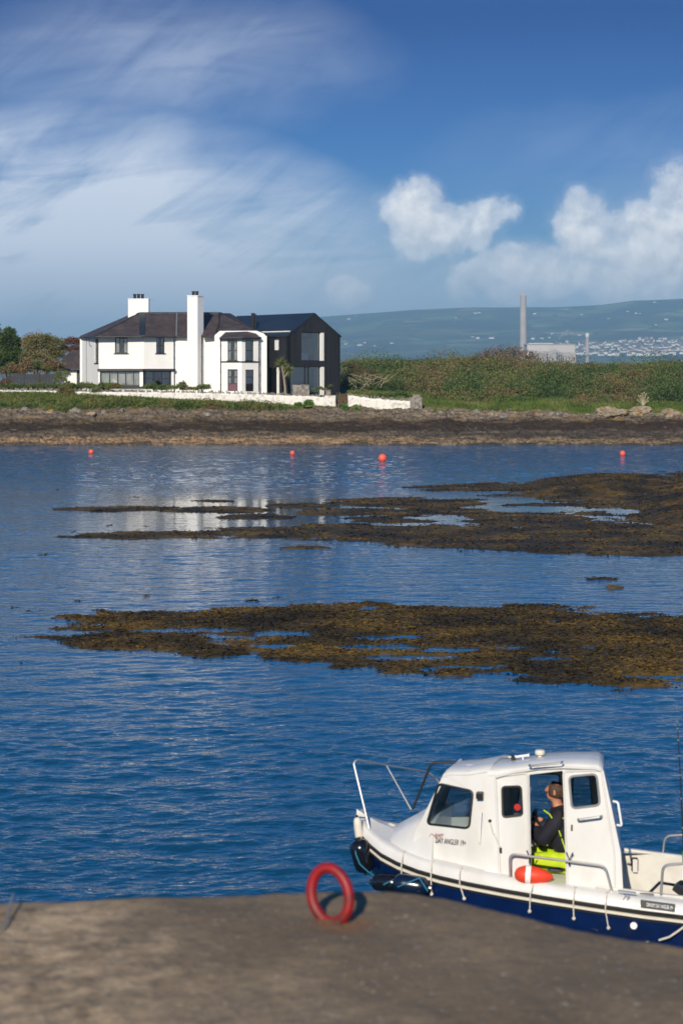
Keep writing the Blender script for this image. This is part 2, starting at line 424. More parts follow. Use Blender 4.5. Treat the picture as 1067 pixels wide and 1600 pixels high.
bn = t.new('ShaderNodeBump'); bn.inputs['Distance'].default_value = 1.0; bn.inputs['Strength'].default_value = 1.0
t.link(h, bn.inputs['Height']); t.link(bn.outputs[0], b.inputs['Normal'])
y0_, y1_ = 7., 178.
rows_ = [y0_]
while rows_[-1] < y1_: rows_.append(rows_[-1] * 1.0022 + .004)
rows_[-1] = y1_; rows_ = np.array(rows_); us_ = np.linspace(-.30, .30, 760)
U_, Yw = np.meshgrid(us_, rows_); Xw = U_ * Yw
calm_ = np.maximum(np.interp(Yw / 200., [p for p, v in CALM], [v for p, v in CALM]), .42 * np.clip(-Xw * .2 - 1.5, 0, 1)) * (.60 + .75 * fbm(Xw * .06 + 3, Yw * .12, 4)) * (1 - .25 * np.clip(Xw / 12, 0, 1))
rgw = np.random.RandomState(77); Zw = np.zeros_like(Xw); dY = np.gradient(rows_)[:, None] * np.ones_like(Xw); dX = Yw * (us_[1] - us_[0])
for i_ in range(110):
    lam = .15 * (13 ** rgw.rand()) ; an = R(-90 + 10 + rgw.normal() * 27); ph = rgw.rand() * 6.28
    kx, ky = math.cos(an) * 2 * math.pi / lam, math.sin(an) * 2 * math.pi / lam
    sp_l = .0225 * (1.15 if lam < .7 else .52)
    fade_ = np.clip(lam * abs(math.sin(an)) ** -1 / (3.0 * dY) - .6, 0, 1) * np.clip(lam / (3 * dX) - .6, 0, 1) if abs(math.sin(an)) > .05 else 0
    grp = .55 + .9 * vnoise(Xw / (lam * 5) + i_ * 13.1, Yw / (lam * 3) + i_ * 7.7)
    Zw += sp_l * lam / 6.2832 * np.sin(kx * Xw + ky * Yw + ph) * fade_ * grp
Zw *= calm_ * 1.05
edge_f = np.clip((.30 - np.abs(U_)) / .02, 0, 1) * np.clip((y1_ - Yw) / 6, 0, 1) * np.clip((Yw - y0_) / 1., 0, 1)
Zw *= edge_f
idx = np.arange(Xw.size).reshape(Xw.shape)
Fw = np.stack([idx[:-1, :-1], idx[:-1, 1:], idx[1:, 1:], idx[1:, :-1]], -1).reshape(-1, 4)
V = np.stack([Xw, Yw, Zw], -1).reshape(-1, 3); nb_ = len(V)
a0_, a1_ = y0_ * .3, y1_ * .3
outer = np.array([(-14000, -200, 0), (14000, -200, 0), (14000, 14000, 0), (-14000, 14000, 0), (-a0_, y0_, 0), (a0_, y0_, 0), (a1_, y1_, 0), (-a1_, y1_, 0)], float)
V = np.concatenate([V, outer]); Fw = np.concatenate([Fw, np.array([(0, 1, 5, 4), (1, 2, 6, 5), (2, 3, 7, 6), (3, 0, 4, 7)]) + nb_])
o = npmesh('water', V, Fw, MAT['water'], smooth=True)
tag(o, kind='structure')
bed = MB().add([(-14000, -200, -3), (14000, -200, -3), (14000, 14000, -3), (-14000, 14000, -3)], [(0, 1, 2, 3)]).build('sea_bed', MAT['stone'])
tag(bed, kind='structure')

# ------------------------------------------------------------------ the island
def island_z(X, D):
    X = np.asarray(X, float); D = np.asarray(D, float)
    shore = 1.1 * (fbm(X / 9. + 40, X * 0 + 3.3, 3) - .5)        # the waterline wanders a little
    d = D + shore * np.clip((200 - D) / 15, 0, 1)
    base = np.interp(d, [150, 172, 180, 182, 184, 186, 188, 190, 192, 194, 197, 199, 204, 230, 262, 300, 330], [-2.5, -1.2, .0, .4, .78, 1.15, 1.62, 2.1, 2.5, 2.85, 3.6, 4.25, 4.4, 4.4, 4.3, 2., -2.5])
    hill = np.interp(D, [190, 193, 198, 205, 215, 228, 240, 252, 275, 310, 330], [2.1, 2.5, 3.4, 4.3, 5.6, 6.9, 7.25, 6.9, 5, 1.5, -2.5]) - .55 * sst(20, 24, X)
    t1 = np.interp(X, [-4, -1, 3, 9], [0, .0, .55, 1.]) * sst(190, 194, D)
    far = sst(-2, 1, X) * sst(203, 209, D)
    k = np.maximum(t1 * sst(3, 9, X), far)
    bump = .35 * (fbm(X / 7., D / 7., 4) - .5) * np.clip((D - 195) / 10, 0, 1)
    crest = .55 * (fbm(X / 14. + 9, X * 0 + 1.7, 3) - .45) * k * np.clip((D - 205) / 15, 0, 1)
    return base * (1 - k) + hill * k + bump + crest * 2
xs = np.concatenate([np.arange(-160, -44, 3.), np.arange(-44, 46, .8), np.arange(46, 170, 3.)])
ys = np.concatenate([np.arange(150, 192, 2.), np.arange(192, 262, .9), np.arange(262, 336, 4.)])
X, Y, F = grid(xs, ys)
Z = island_z(X, Y) - .12 - .5 * (Y < 193)
m, t, b, c, vec = mat('turf', (.075, .11, .022), .95, scale=.7, col2=(.05, .055, .018), bump=.08, bscale=4, detail=7)
g_ = npmesh('ground', np.stack([X, Y, Z], -1).reshape(-1, 3), F, MAT['turf'], smooth=True); tag(g_, kind='structure')

# rocky foreshore
m, t, b, c, vec = mat('shore', (.3, .3, .3), .85, scale=2)
g = t.new('ShaderNodeNewGeometry'); pos = g.outputs['Position']; sx = t.new('ShaderNodeSeparateXYZ'); t.link(pos, sx.inputs[0])
n1 = t.noise(t.mapping(pos, scale=(.35, .5, 1.5)), 1., 6, .65); n2 = t.noise(pos, 3.5, 7, .7); n3 = t.noise(t.mapping(pos, scale=(.25, .6, 2)), 1.3, 5, .6)
zz = t.m('ADD', sx.outputs[2], t.m('MULTIPLY', t.m('SUBTRACT', n1, .5), 1.7))
band = t.ramp(t.m('MULTIPLY', zz, .25), [(0., (.10, .085, .06)), (.04, (.33, .24, .155)), (.135, (.36, .265, .175)), (.175, (.135, .12, .10)), (.26, (.11, .095, .08)), (.28, (.030, .020, .013)), (.43, (.030, .020, .012)), (.50, (.13, .105, .080)), (.60, (.20, .18, .155)), (.8, (.18, .15, .12))])
rt = t.ramp(t.m('MULTIPLY', zz, .25), [(0., (.06, .05, .035)), (.05, (.27, .22, .155)), (.11, (.22, .18, .13)), (.16, (.05, .042, .036)), (.25, (.10, .095, .09)), (.32, (.032, .020, .015)), (.47, (.035, .022, .015)), (.53, (.17, .15, .13)), (.62, (.27, .24, .20)), (.8, (.26, .23, .17))])
side = t.ramp(t.m('ADD', t.m('MULTIPLY', sx.outputs[0], .03), .4), [(.35, 0.), (.7, 1.)])
cc = t.mix(side, band, rt)
cc = t.mix(t.ramp(n2, [(.38, .85), (.52, .0)]), cc, (.035, .03, .025))
n4 = t.noise(t.mapping(pos, scale=(.28, 1., 3.2)), 1.7, 6, .68); cc = t.mix(t.ramp(n4, [(.36, .9), (.47, .0)]), cc, (.026, .020, .015)); cc = t.mix(t.ramp(n4, [(.58, .0), (.70, .5)]), cc, (.30, .26, .21))
lich = t.m('MULTIPLY', t.ramp(n3, [(.56, 0.), (.66, .75)]), t.ramp(t.m('MULTIPLY', sx.outputs[2], .25), [(.40, 0.), (.5, 1.)]))
cc = t.mix(lich, cc, (.22, .15, .035))
cc = t.mix(1., cc, (.88, .78, .66), 'MULTIPLY'); t.link(cc, b.inputs['Base Color'])
bn = t.new('ShaderNodeBump'); bn.inputs['Distance'].default_value = .12; t.link(n2, bn.inputs['Height']); t.link(bn.outputs[0], b.inputs['Normal'])
xs = np.arange(-40, 42, .11); ys = np.arange(177, 197.5, .13)
X, Y, F = grid(xs, ys)
Z = island_z(X, Y)
rid = 1 - np.abs(2 * fbm(X / 1.9, Y / .9, 5, .6) - 1); rid2 = 1 - np.abs(2 * fbm(X / .6 + 50, Y / .4, 3, .6) - 1)
led = fbm(X / 4. + 11, Y / 1.3 + 3, 3)
amp_ = np.clip((197.5 - Y) / 3, 0.1, 1)
Z = Z + amp_ * (1.15 * (rid - .72) + .34 * (rid2 - .7) + .65 * (np.floor(led * 7) / 7 - .5)) + .04
npmesh('rocky_shore', np.stack([X, Y, Z], -1).reshape(-1, 3), F, MAT['shore'])
tag(bpy.data.objects['rocky_shore'], kind='structure')

# loose boulders lying along the top of the shore
def boulder(c, r, seed, mt, name='boulder', sq=.7):
    rg = random.Random(seed); bm = bmesh.new(); bmesh.ops.create_icosphere(bm, subdivisions=3 if r < .5 else 5, radius=1)
    pl = [(Vector((rg.uniform(-1, 1), rg.uniform(-1, 1), rg.uniform(-.6, 1))).normalized(), rg.uniform(.55, .85)) for _ in range(9)]
    for v in bm.verts:
        for nrm, d in pl:
            k = v.co.dot(nrm)
            if k > d: v.co -= nrm * (k - d)
        nv = mnoise.noise(v.co * 1.7 + Vector((seed, 0, 0))) * .28 + mnoise.noise(v.co * 5 + Vector((0, seed, 0))) * .13
        v.co *= 1 + nv + rg.uniform(-.02, .02)
        v.co = Vector((v.co.x * r * rg_s[seed % 5][0], v.co.y * r * rg_s[seed % 5][1], v.co.z * r * sq))
    me = bpy.data.meshes.new(name); bm.to_mesh(me); bm.free(); me.materials.append(mt)
    o = bpy.data.objects.new(name, me); COL.objects.link(o); o.location = c; o.rotation_euler = (0, 0, rg.uniform(0, 6)); return o
rg_s = [(1.2, .9), (1, 1), (1.5, .8), (.9, 1.1), (1.3, 1)]
mat('rock_grey', (.27, .245, .21), .9, scale=4, col2=(.12, .11, .095), bump=.04, bscale=8, detail=8)
mat('rock_lichen', (.27, .24, .19), .9, scale=2.6, col2=(.26, .14, .028), bump=.05, bscale=7, detail=8, lo=.42, hi=.52)
rs = random.Random(5)
protos = [boulder((0, 190, -40), .42, k, MAT['rock_grey' if k % 3 else 'rock_lichen']) for k in range(5)]
spots = []
for px in list(range(8, 420, 26)) + list(range(690, 920, 17)) + list(range(1010, 1060, 14)):
    px += rs.uniform(-7, 7); D = rs.uniform(190.6, 193.4) if px < 600 else rs.uniform(190.2, 192)
    spots.append((XW(px, D), D))
for i, (x, d) in enumerate(spots):
    o = protos[i] if i < 5 else protos[i % 5].copy()
    if i >= 5: COL.objects.link(o)
    s = rs.uniform(.55, 1.15); o.location = (x, d, float(island_z(x, d)) + .22 * s); o.scale = (s, s, s * rs.uniform(.8, 1.1)); o.rotation_euler = (0, 0, rs.uniform(0, 6))
    side_ = 'below the garden bank' if x < 2 else 'below the gorse on the right'
    tag(o, 'small weathered grey boulder along the top of the shore ' + side_, 'boulder', 'boulders along the shore ' + side_)
# pale, orange-lichened outcrops on the right
for k, (px, py, r, sq, lab) in enumerate([(955, 655, 1.9, .42, 'largest pale outcrop with a bright orange lichen patch at the grass edge'), (905, 657, 1.1, .4, 'low pale outcrop just left of the orange lichened rock'),
                                (1048, 655, 1.5, .45, 'pale grey outcrop at the right edge of the photo'), (992, 651, 1.5, .42, 'grey crusted outcrop under the dead plant stalk'), (742, 658, .6, .7, 'pale rock below the left end of the gorse slope'), (1022, 657, 1.2, .35, 'flat pale rock between the two grey crusted outcrops at far right'), (858, 659, .9, .35, 'low pale rock lying farthest left of the lichened group')]):
    D = 191.5 + .5 * (k % 2)
    tag(boulder((XW(px, D), D, ZW(py, D) + r * .25), r, 20 + k * 5 + 2 * (k % 3), MAT['rock_lichen'], 'rock_outcrop', sq), lab, 'rock')

# ------------------------------------------------------------------ seaweed beds
def blobmask(px, py, L):
    r = np.full(px.shape, -9.)
    for cx, cy, rx, ry in L: r = np.maximum(r, 1 - ((px - cx) / rx) ** 2 - ((py - cy) / ry) ** 2)
    return r
def weedbed(name, x0, x1, dx, y0, y1, dy, L, neg, rock=None, nb=60000, bl=.09, nsc=1.6, na=.34, seed=1):
    X, Y, F = grid(np.arange(x0, x1, dx), np.arange(y0, y1, dy))
    px = CX + X / Y * FPX; py = HZ + CAMH / Y * FPX
    mk = blobmask(px, py, L)
    if neg: mk = np.minimum(mk, -blobmask(px, py, neg) * 1.0 + .3)
    n = .6 * (fbm(X / (nsc * 1.6) + seed * 7, Y / (nsc * .8), 6, .64) - .5) + .4 * (fbm(X / (nsc * .5) + seed * 3, Y / (nsc * .45), 5, .6) - .5)
    h = .10 * np.tanh(mk * 1.8) + na * 1.55 * n - .016
    h = np.where(h > .02, .02 + (h - .02) * .28, h)
    h = h + .014 * (fbm(X / .2, Y / .25, 2) - .5)
    if rock is not None:
        rk = np.clip(blobmask(px, py, rock), 0, 1); h = h + rk * .55 * (1 - np.abs(2 * fbm(X / 1.2 + 3, Y / 2., 5, .6) - 1)) * 1.1
    h = np.maximum(h, -.6)
    keep = (h.ravel()[F] > -.05).any(1); F2 = F[keep]
    V = np.stack([X, Y, h], -1).reshape(-1, 3)
    used = np.unique(F2); rem = np.full(len(V), -1); rem[used] = np.arange(len(used))
    V2 = V[used]; F2 = rem[F2]
    # fronds, one little blade each
    rg = np.random.RandomState(seed)
    cand = V2[V2[:, 2] > -.006]
    i = rg.randint(0, len(cand), nb); c = cand[i] + np.stack([rg.uniform(-dx, dx, nb), rg.uniform(-dy, dy, nb), np.zeros(nb)], -1)
    a = rg.uniform(0, 2 * np.pi, nb); ln = rg.uniform(.5, 1.6, nb) * bl; up = rg.uniform(-.1, .35, nb) * bl
    u = np.stack([np.cos(a), np.sin(a), np.zeros(nb)], -1); s = np.stack([-np.sin(a), np.cos(a), rg.uniform(-.8, .8, nb)], -1) * (bl * .28)
    tip = c + u * ln[:, None]; tip[:, 2] += up
    VB = np.stack([c - s, c + s, tip + s * .6, tip - s * .6], 1).reshape(-1, 3); VB[:, 2] += .01
    FB = np.arange(nb * 4).reshape(-1, 4) + len(V2)
    npmesh(name, np.concatenate([V2, VB]), np.concatenate([F2, FB]), MAT['weed'])
    return bpy.data.objects[name] if name in bpy.data.objects else None
A = [(900, 1003, 560, 56), (640, 985, 330, 40), (330, 970, 250, 17), (560, 960, 300, 15), (230, 1003, 145, 15), (330, 1008, 110, 12), (1000, 1030, 330, 38), (520, 1024, 130, 12),
     (700, 1046, 130, 11), (340, 1022, 60, 5), (880, 1062, 90, 7), (1000, 1070, 50, 3), (130, 965, 60, 5), (1300, 1010, 360, 65)]
An = [(575, 1012, 90, 7), (640, 1028, 90, 6), (440, 990, 50, 5), (610, 997, 60, 4), (330, 985, 60, 4), (240, 985, 55, 4), (760, 1042, 60, 5), (700, 1017, 50, 4), (850, 1030, 40, 4), (430, 1010, 40, 4), (1020, 1058, 60, 4)]
weedbed('seaweed_bed', -9, 16, .055, 37, 57.5, .13, A, An, seed=2, nb=40000, bl=.07)
tag(bpy.data.objects['seaweed_bed'], 'near bed of olive brown seaweed lying across the middle of the bay', 'seaweed', kind='stuff')
B = [(950, 765, 170, 22), (1060, 790, 90, 50), (760, 762, 120, 7), (900, 838, 330, 26), (620, 832, 300, 14), (360, 836, 260, 6), (180, 839, 110, 3.5), (1000, 850, 200, 18), (190, 795, 110, 4), (340, 797, 90, 5), (400, 808, 60, 4),
     (640, 786, 130, 8), (720, 801, 150, 8), (560, 800, 90, 6), (820, 812, 110, 10), (900, 790, 130, 3.5), (960, 803, 60, 4), (600, 812, 90, 5), (470, 790, 60, 4), (900, 858, 120, 6), (870, 862, 60, 4), (1010, 864, 60, 5), (700, 852, 20, 2), (330, 783, 40, 2), (480, 856, 40, 2),
     (1300, 800, 260, 70), (940, 905, 28, 2.5), (960, 918, 14, 2)]
Bn = [(850, 796, 105, 6.5), (980, 800, 45, 5), (620, 820, 60, 3), (700, 812, 50, 3), (520, 813, 40, 3), (760, 793, 50, 3), (690, 778, 40, 3)]
weedbed('seaweed_bed', -20, 34, .085, 55, 133, .26, B, Bn, rock=[(960, 762, 150, 20), (1080, 785, 90, 45)], seed=5, nb=30000, bl=.10, nsc=2.4, na=.30)
bb = [o for o in bpy.data.objects if o.name.startswith('seaweed_bed')][-1]
tag(bb, 'far bed of dark seaweed and rock with pools between, nearer the house', 'seaweed', kind='stuff')

# ------------------------------------------------------------------ far shore: hills
def hill_z(X, D):
    px = CX + X / D * FPX
    sky_ = np.interp(px, [-2500, -400, 130, 420, 500, 560, 640, 740, 870, 930, 990, 1067, 1400, 3500], [560, 545, 532, 505, 496, 491, 485, 481, 481, 478, 470, 467, 452, 500])
    top = (HZ - sky_) / FPX * 10500 + CAMH
    p = np.interp(D, [4200, 4420, 5200, 6000, 7000, 8000, 9000, 9800, 10500, 11500, 13000], [-6, 4, 28, 62, 108, 178, 255, 308, 330, 322, 280]) / 330.
    return p * top + 16 * (fbm(X / 500., D / 700., 4) - .5) * np.clip((D - 5000) / 3000, 0, 1)
X, Y, F = grid(np.arange(-5200, 5600, 75.), np.concatenate([np.arange(4100, 7500, 130.), np.arange(7500, 12800, 160.)]))
m, t, b, c, vec = mat('fields', (.06, .10, .035), .95, scale=.002, col2=(.035, .055, .025))
g = t.new('ShaderNodeNewGeometry'); pv = t.mapping(g.outputs['Position'], scale=(.0035, .0022, 0))
vo = t.new('ShaderNodeTexVoronoi'); t.link(pv, vo.inputs[0]); vo.inputs['Scale'].default_value = 1.6
ve = t.new('ShaderNodeTexVoronoi', feature='DISTANCE_TO_EDGE'); t.link(pv, ve.inputs[0]); ve.inputs['Scale'].default_value = 1.6
sp = t.new('ShaderNodeSeparateXYZ'); t.link(vo.outputs['Color'], sp.inputs[0])
fc = t.ramp(sp.outputs[0], [(0., (.05, .09, .03)), (.3, (.10, .17, .05)), (.55, (.17, .22, .07)), (.75, (.10, .10, .05)), (.9, (.22, .22, .10))], 'CONSTANT')
wood = t.ramp(t.noise(t.mapping(g.outputs['Position'], scale=(.0016, .001, 0)), 1.4, 5), [(.45, 0.), (.55, 1.)])
fc = t.mix(wood, fc, (.022, .034, .02)); fc = t.mix(t.ramp(ve.outputs[0], [(.03, .9), (.07, 0.)]), fc, (.015, .024, .013))
t.link(fc, b.inputs['Base Color'])
tag(npmesh('hills', np.stack([X, Y, hill_z(X, Y)], -1).reshape(-1, 3), F, MAT['fields'], smooth=True), kind='structure')

# houses of the town on the far shore and farms on the hillside
def small_house(name, lx, ly, hh, white=True):
    mb = MB(); x, y = lx / 2, ly / 2
    mb.add([(-x, -y, 0), (x, -y, 0), (x, y, 0), (-x, y, 0), (-x, -y, hh), (x, -y, hh), (x, y, hh), (-x, y, hh), (-x, 0, hh + y * .8), (x, 0, hh + y * .8)],
           [(0, 1, 5, 4), (1, 2, 6, 9, 5), (2, 3, 7, 6), (3, 0, 4, 8, 7)], 0)
    mb.add([(-x - .4, -y - .5, hh - .3), (x + .4, -y - .5, hh - .3), (x + .4, 0, hh + y * .85), (-x - .4, 0, hh + y * .85), (-x - .4, y + .5, hh - .3), (x + .4, y + .5, hh - .3)], [(0, 1, 2, 3), (3, 2, 5, 4)], 1)
    return mb.build(name, [MAT['town_white' if white else 'pale_clad'], MAT['town_roof']], local=True)
th_ = [small_house('town_house', 13, 9, 7.), small_house('town_house', 18, 10, 6.), small_house('town_house', 9, 8, 10., False)]
rs = random.Random(11)
n = 0; tpos = []
while n < 300:
    px = rs.uniform(865, 1070); D = rs.uniform(5500, 6900)
    pyy = HZ - (float(hill_z((px - CX) / FPX * D, D)) - CAMH) / D * FPX
    if pyy < 531 + max(0, (930 - px) * .12) or pyy > 556: continue
    tpos.append((px, D)); n += 1
for i, (px, D) in enumerate(tpos):
    o = th_[i] if i < 3 else th_[i % 3].copy()
    if i >= 3: COL.objects.link(o)
    x = XW(px, D); s = rs.uniform(.75, 1.25); o.location = (x, D, float(hill_z(x, D)) - 1); o.rotation_euler = (0, 0, rs.uniform(-.7, .7)); o.scale = (s, s, s)
    tag(o, 'tiny pale house of the town across the water, right of the power station', 'house', 'houses of the far town')
fh = [small_house('farmhouse', 13, 9, 6), small_house('farmhouse', 19, 9, 5.5)]
farms = [(556, 494), (562, 540), (570, 536), (585, 541), (612, 537), (540, 538), (742, 490), (748, 489), (712, 497), (738, 527), (746, 529), (768, 529),
         (884, 484), (908, 492), (835, 491), (980, 487), (993, 490), (999, 490), (1024, 508), (1022, 473), (862, 522), (905, 524), (832, 530), (846, 529), (858, 528), (545, 499), (1040, 500), (950, 498)]
for i, (px, py) in enumerate(farms):
    lo, hi = 5000., 10400.
    for _ in range(30):
        D = (lo + hi) / 2; x = XW(px, D)
        if HZ - (float(hill_z(x, D)) - CAMH) / D * FPX > py: lo = D
        else: hi = D
    o = fh[i] if i < 2 else fh[i % 2].copy()
    if i >= 2: COL.objects.link(o)
    s = rs.uniform(.45, 1.0); o.location = (XW(px, D), D, float(hill_z(XW(px, D), D)) - 1); o.rotation_euler = (0, 0, rs.uniform(-.5, .5)); o.scale = (s, s, s)
    tag(o, 'tiny white farmhouse scattered on the hazy hillside across the water', 'house', 'farmhouses on the far hillside')

# power station
D = 4630.
cs = thing('power_station_chimney', (XW(817, D), D, 0), 'very tall pale chimney stack rising above the gorse skyline', 'chimney')
cx = XW(817, D)
MB().lathe((cx, D, 0), [(9.2, 0), (7.0, ZW(463, D)), (6.9, ZW(463, D) + 2)], 24).build('shaft', MAT['tower'], cs, smooth=True)
mb = MB()
for k in range(4):
    a_ = math.pi / 4 + k * math.pi / 2; mb.lathe((cx + 3.4 * math.cos(a_), D + 3.4 * math.sin(a_), ZW(463, D)), [(2.2, 0), (2.2, 8.5)], 10)
mb.build('flue', MAT['pale_clad'], cs)
D = 4560.; x0, x1 = XW(823, D), XW(898, D)
st = thing('power_station', ((x0 + x1) / 2, D, 0), 'long pale power station hall behind the gorse, right of the tall chimney', 'power station')
mb = MB(); mb.box(x0, D, 0, x1, D + 60, ZW(537.5, D)); mb.box(x0 + 4, D + 8, ZW(537.5, D), x0 + 60, D + 50, ZW(535.8, D)); mb.build('turbine_hall', MAT['pale_clad'], st)
MB().box(x0 - 2, D - 2, ZW(538.4, D), x1 + 2, D + 62, ZW(537.4, D)).build('roof_edge', MAT['tower'], st)
mb = MB(); mb.box(XW(826, D), D - 46, 0, XW(852, D), D - 3, ZW(549, D)); mb.box(XW(868, D), D - 40, 0, XW(896, D), D - 3, ZW(551, D)); mb.build('annex', MAT['tower'], st)
mb = MB()
for k in range(9):
    mb.box(XW(858, D) + k * 4.5 - 14, D - 60, 0, XW(858, D) + k * 4.5 - 12.5, D - 50, ZW(546 + abs(k - 4) * 1.3, D))
mb.build('conveyor', MAT['tower'], st)
D = 4700.
s2 = thing('power_station_chimney', (XW(917, D), D, 0), 'short chimney with a pale cap, right of the power station hall', 'chimney')
MB().lathe((XW(917, D), D, 0), [(4.4, 0), (3.9, ZW(526, D))], 16).build('shaft', MAT['tower'], s2, smooth=True)
MB().lathe((XW(917, D), D, ZW(526, D)), [(4.4, 0), (4.4, 8)], 16).build('cap', MAT['town_white'], s2, smooth=True)
# smoke plume
m = bpy.data.materials.new('smoke'); m.use_nodes = True; t = NT(m.node_tree); t.n.clear()
pvn = t.new('ShaderNodeVolumePrincipled'); pvn.inputs['Color'].default_value = (.9, .92, .95, 1); tcn = t.new('ShaderNodeTexCoord'); t.link(t.ramp(t.noise(tcn.outputs['Object'], .16, 4), [(.42, 0.), (.6, .09)]), pvn.inputs['Density'])
oo = t.new('ShaderNodeOutputMaterial'); t.link(pvn.outputs[0], oo.inputs['Volume'])
mb = MB(); D = 4640.
for px, py, r in [(868, 534, 2.2), (870, 532, 2.6), (873, 529, 3), (875, 527, 4), (878, 524, 4.6), (881, 521, 5.5), (885, 518, 6), (889, 519, 5), (893, 520, 3.6), (884, 524, 3)]:
    mb.ball(P(px, py, D) + Vector((0, 3 * math.sin(px), 0)), r * 1.35, r * 1.2, r, n=12, m=8)
o = mb.build('smoke', m, recalc=False); tag(o, 'thin white smoke drifting above the power station roof', 'smoke', kind='stuff')
rm = o.modifiers.new('remesh', 'REMESH'); rm.mode = 'VOXEL'; rm.voxel_size = 2.0

# ------------------------------------------------------------------ building helpers
class Wall:
    """vertical wall between plan points a and b (px, D); openings in photo pixels"""
    def __init__(s, a, b):
        s.A = Vector((XW(a[0], a[1]), a[1])); s.B = Vector((XW(b[0], b[1]), b[1])); s.d = s.B - s.A; s.L = s.d.length; s.d.normalize()
        s.n = Vector((s.d.y, -s.d.x))        # outward, towards the camera side
        if s.n.dot(-(s.A + s.B)) < 0: s.n = -s.n
    def s_at(s, px):
        k = (px - CX) / FPX
        return (k * s.A.y - s.A.x) / (s.d.x - k * s.d.y)
    def z_at(s, px, py): return ZW(py, s.A.y + s.d.y * s.s_at(px))
    def rect(s, x0, y0, x1, y1):
        a, b = s.s_at(x0), s.s_at(x1); xm = (x0 + x1) / 2
        return (a, s.z_at(xm, y1), b, s.z_at(xm, y0))
    def pt(s, u, z, off=0.): q = s.A + s.d * u + s.n * off; return Vector((q.x, q.y, z))
    def wall(s, mb, outline, rects, th=.3, mi=0):
        """outline in (s, z); rects = openings (s0, z0, s1, z1)"""
        holes = [[(r[0], r[1]), (r[2], r[1]), (r[2], r[3]), (r[0], r[3])] for r in rects]
        mb.plate(outline, holes, lambda a, b, t: s.pt(a, b, -t), th, mi)
    def bar(s, mb, a0, z0, a1, z1, o0, o1, mi=0):
        vs = [s.pt(a, z, o) for z in (z0, z1) for o in (o0, o1) for a in (a0, a1)]
        mb.add(vs, [(0, 2, 3, 1), (4, 5, 7, 6), (0, 1, 5, 4), (2, 6, 7, 3), (0, 4, 6, 2), (1, 3, 7, 5)], mi)

def window(W, r, parent, cols=1, rows=2, fw=.07, rec=.10, sill=True, frame='dark_frame', curtain=True, red=False, mull=.035, name='window'):
    a0, z0, a1, z1 = r; mb = MB(); e = .004
    W.bar(mb, a0, z0, a0 + fw, z1, -rec - .06, -rec + .03); W.bar(mb, a1 - fw, z0, a1, z1, -rec - .06, -rec + .03)
    W.bar(mb, a0 + fw, z0, a1 - fw, z0 + fw, -rec - .06, -rec + .025); W.bar(mb, a0 + fw, z1 - fw, a1 - fw, z1, -rec - .06, -rec + .025)
    ia, ib, ja, jb = a0 + fw, a1 - fw, z0 + fw, z1 - fw
    for k in range(1, cols):
        c = ia + (ib - ia) * k / cols; W.bar(mb, c - mull, ja, c + mull, jb, -rec - .05, -rec + .02)
    for k in range(1, rows):
        c = ja + (jb - ja) * k / rows; W.bar(mb, ia, c - mull, ib, c + mull, -rec - .05, -rec + .015)
    wf = mb.build(name, MAT[frame], parent)
    mb = MB(); W.bar(mb, ia, ja, ib, jb, -rec - .03, -rec - .015); mb.build('pane', MAT['house_glass'], wf)
    mb = MB(); W.bar(mb, a0 - .3, z0 - .3, a1 + .3, z1 + .3, -1.3, -1.25); mb.build('room_wall', MAT['room'], wf)
    if curtain:
        mb = MB(); w_ = (ib - ia) * .27
        for (c0, c1) in ((ia, ia + w_), (ib - w_, ib)):
            n = 7
            for k in range(n):
                u0 = c0 + (c1 - c0) * k / n; W.bar(mb, u0, ja, u0 + (c1 - c0) / n * .8, jb, -rec - .16 - .04 * (k % 2), -rec - .13 - .04 * (k % 2))
        mb.build('curtain', MAT['curtain'], wf)
    if red:
        mb = MB(); W.bar(mb, ia, ja, ib, ja + (jb - ja) * .33, -rec - .12, -rec - .09); mb.build('shutter', MAT['red_door'], wf)
    if sill:
        mb = MB(); W.bar(mb, a0 - .12, z0 - .10, a1 + .12, z0, -rec, .07); mb.build('sill', MAT[frame], wf)
    return wf

def pipe(px, D, y0, y1, parent, r=.045):
    mb = MB(); a, b_ = P(px, y0, D), P(px, y1, D)
    mb.tube([a + Vector((0, .25, .12)), a, b_], r, 8)
    for k in range(4): q = a.lerp(b_, (k + .5) / 4); mb.lathe(q, [(r * 1.5, -.04), (r * 1.5, .04)], 8)
    mb.build('downpipe', MAT['dark_frame'], parent)

GZ = 3.9
# ------------------------------------------------------------------ white house
H = thing('white_house', (XW(270, 205), 205, 4.3), 'large white rendered house with slate hipped roof, two chimneys and a bay window', 'house')
def outl(W, x0, x1, ytop, zb=GZ):
    a, b_ = W.s_at(x0), W.s_at(x1); return [(a, zb), (b_, zb), (b_, W.z_at(x1, ytop)), (a, W.z_at(x0, ytop))]
mb = MB()
WL = Wall((128.5, 208), (155, 201.5)); WA = Wall((155, 201.5), (225, 201.0)); WB = Wall((225, 201.0), (273, 202.3)); WC = Wall((273, 202.3), (346, 201.6))
wL = [WL.rect(148.8, 530, 154, 567)]
wA = [WA.rect(180, 527.5, 200, 552)]; wB = [WB.rect(244.5, 527.5, 257.5, 552)]
gA = WA.rect(157.5, 579, 225, 604); gB = WB.rect(225.2, 579, 266, 604)
def wz(W, z): pass
WL.wall(mb, [(0, GZ), (WL.L, GZ), (WL.L, 10.25), (0, 10.25)], wL)
WA.wall(mb, [(0, GZ), (WA.L, GZ), (WA.L, 10.25), (0, 10.25)], wA + [gA])
WB.wall(mb, [(0, GZ), (WB.L, GZ), (WB.L, 10.25), (0, 10.25)], wB + [(0.02, gB[1], gB[2], gB[3])])
WC.wall(mb, [(0, GZ), (WC.L, GZ), (WC.L, 10.25), (0, 10.25)], [])
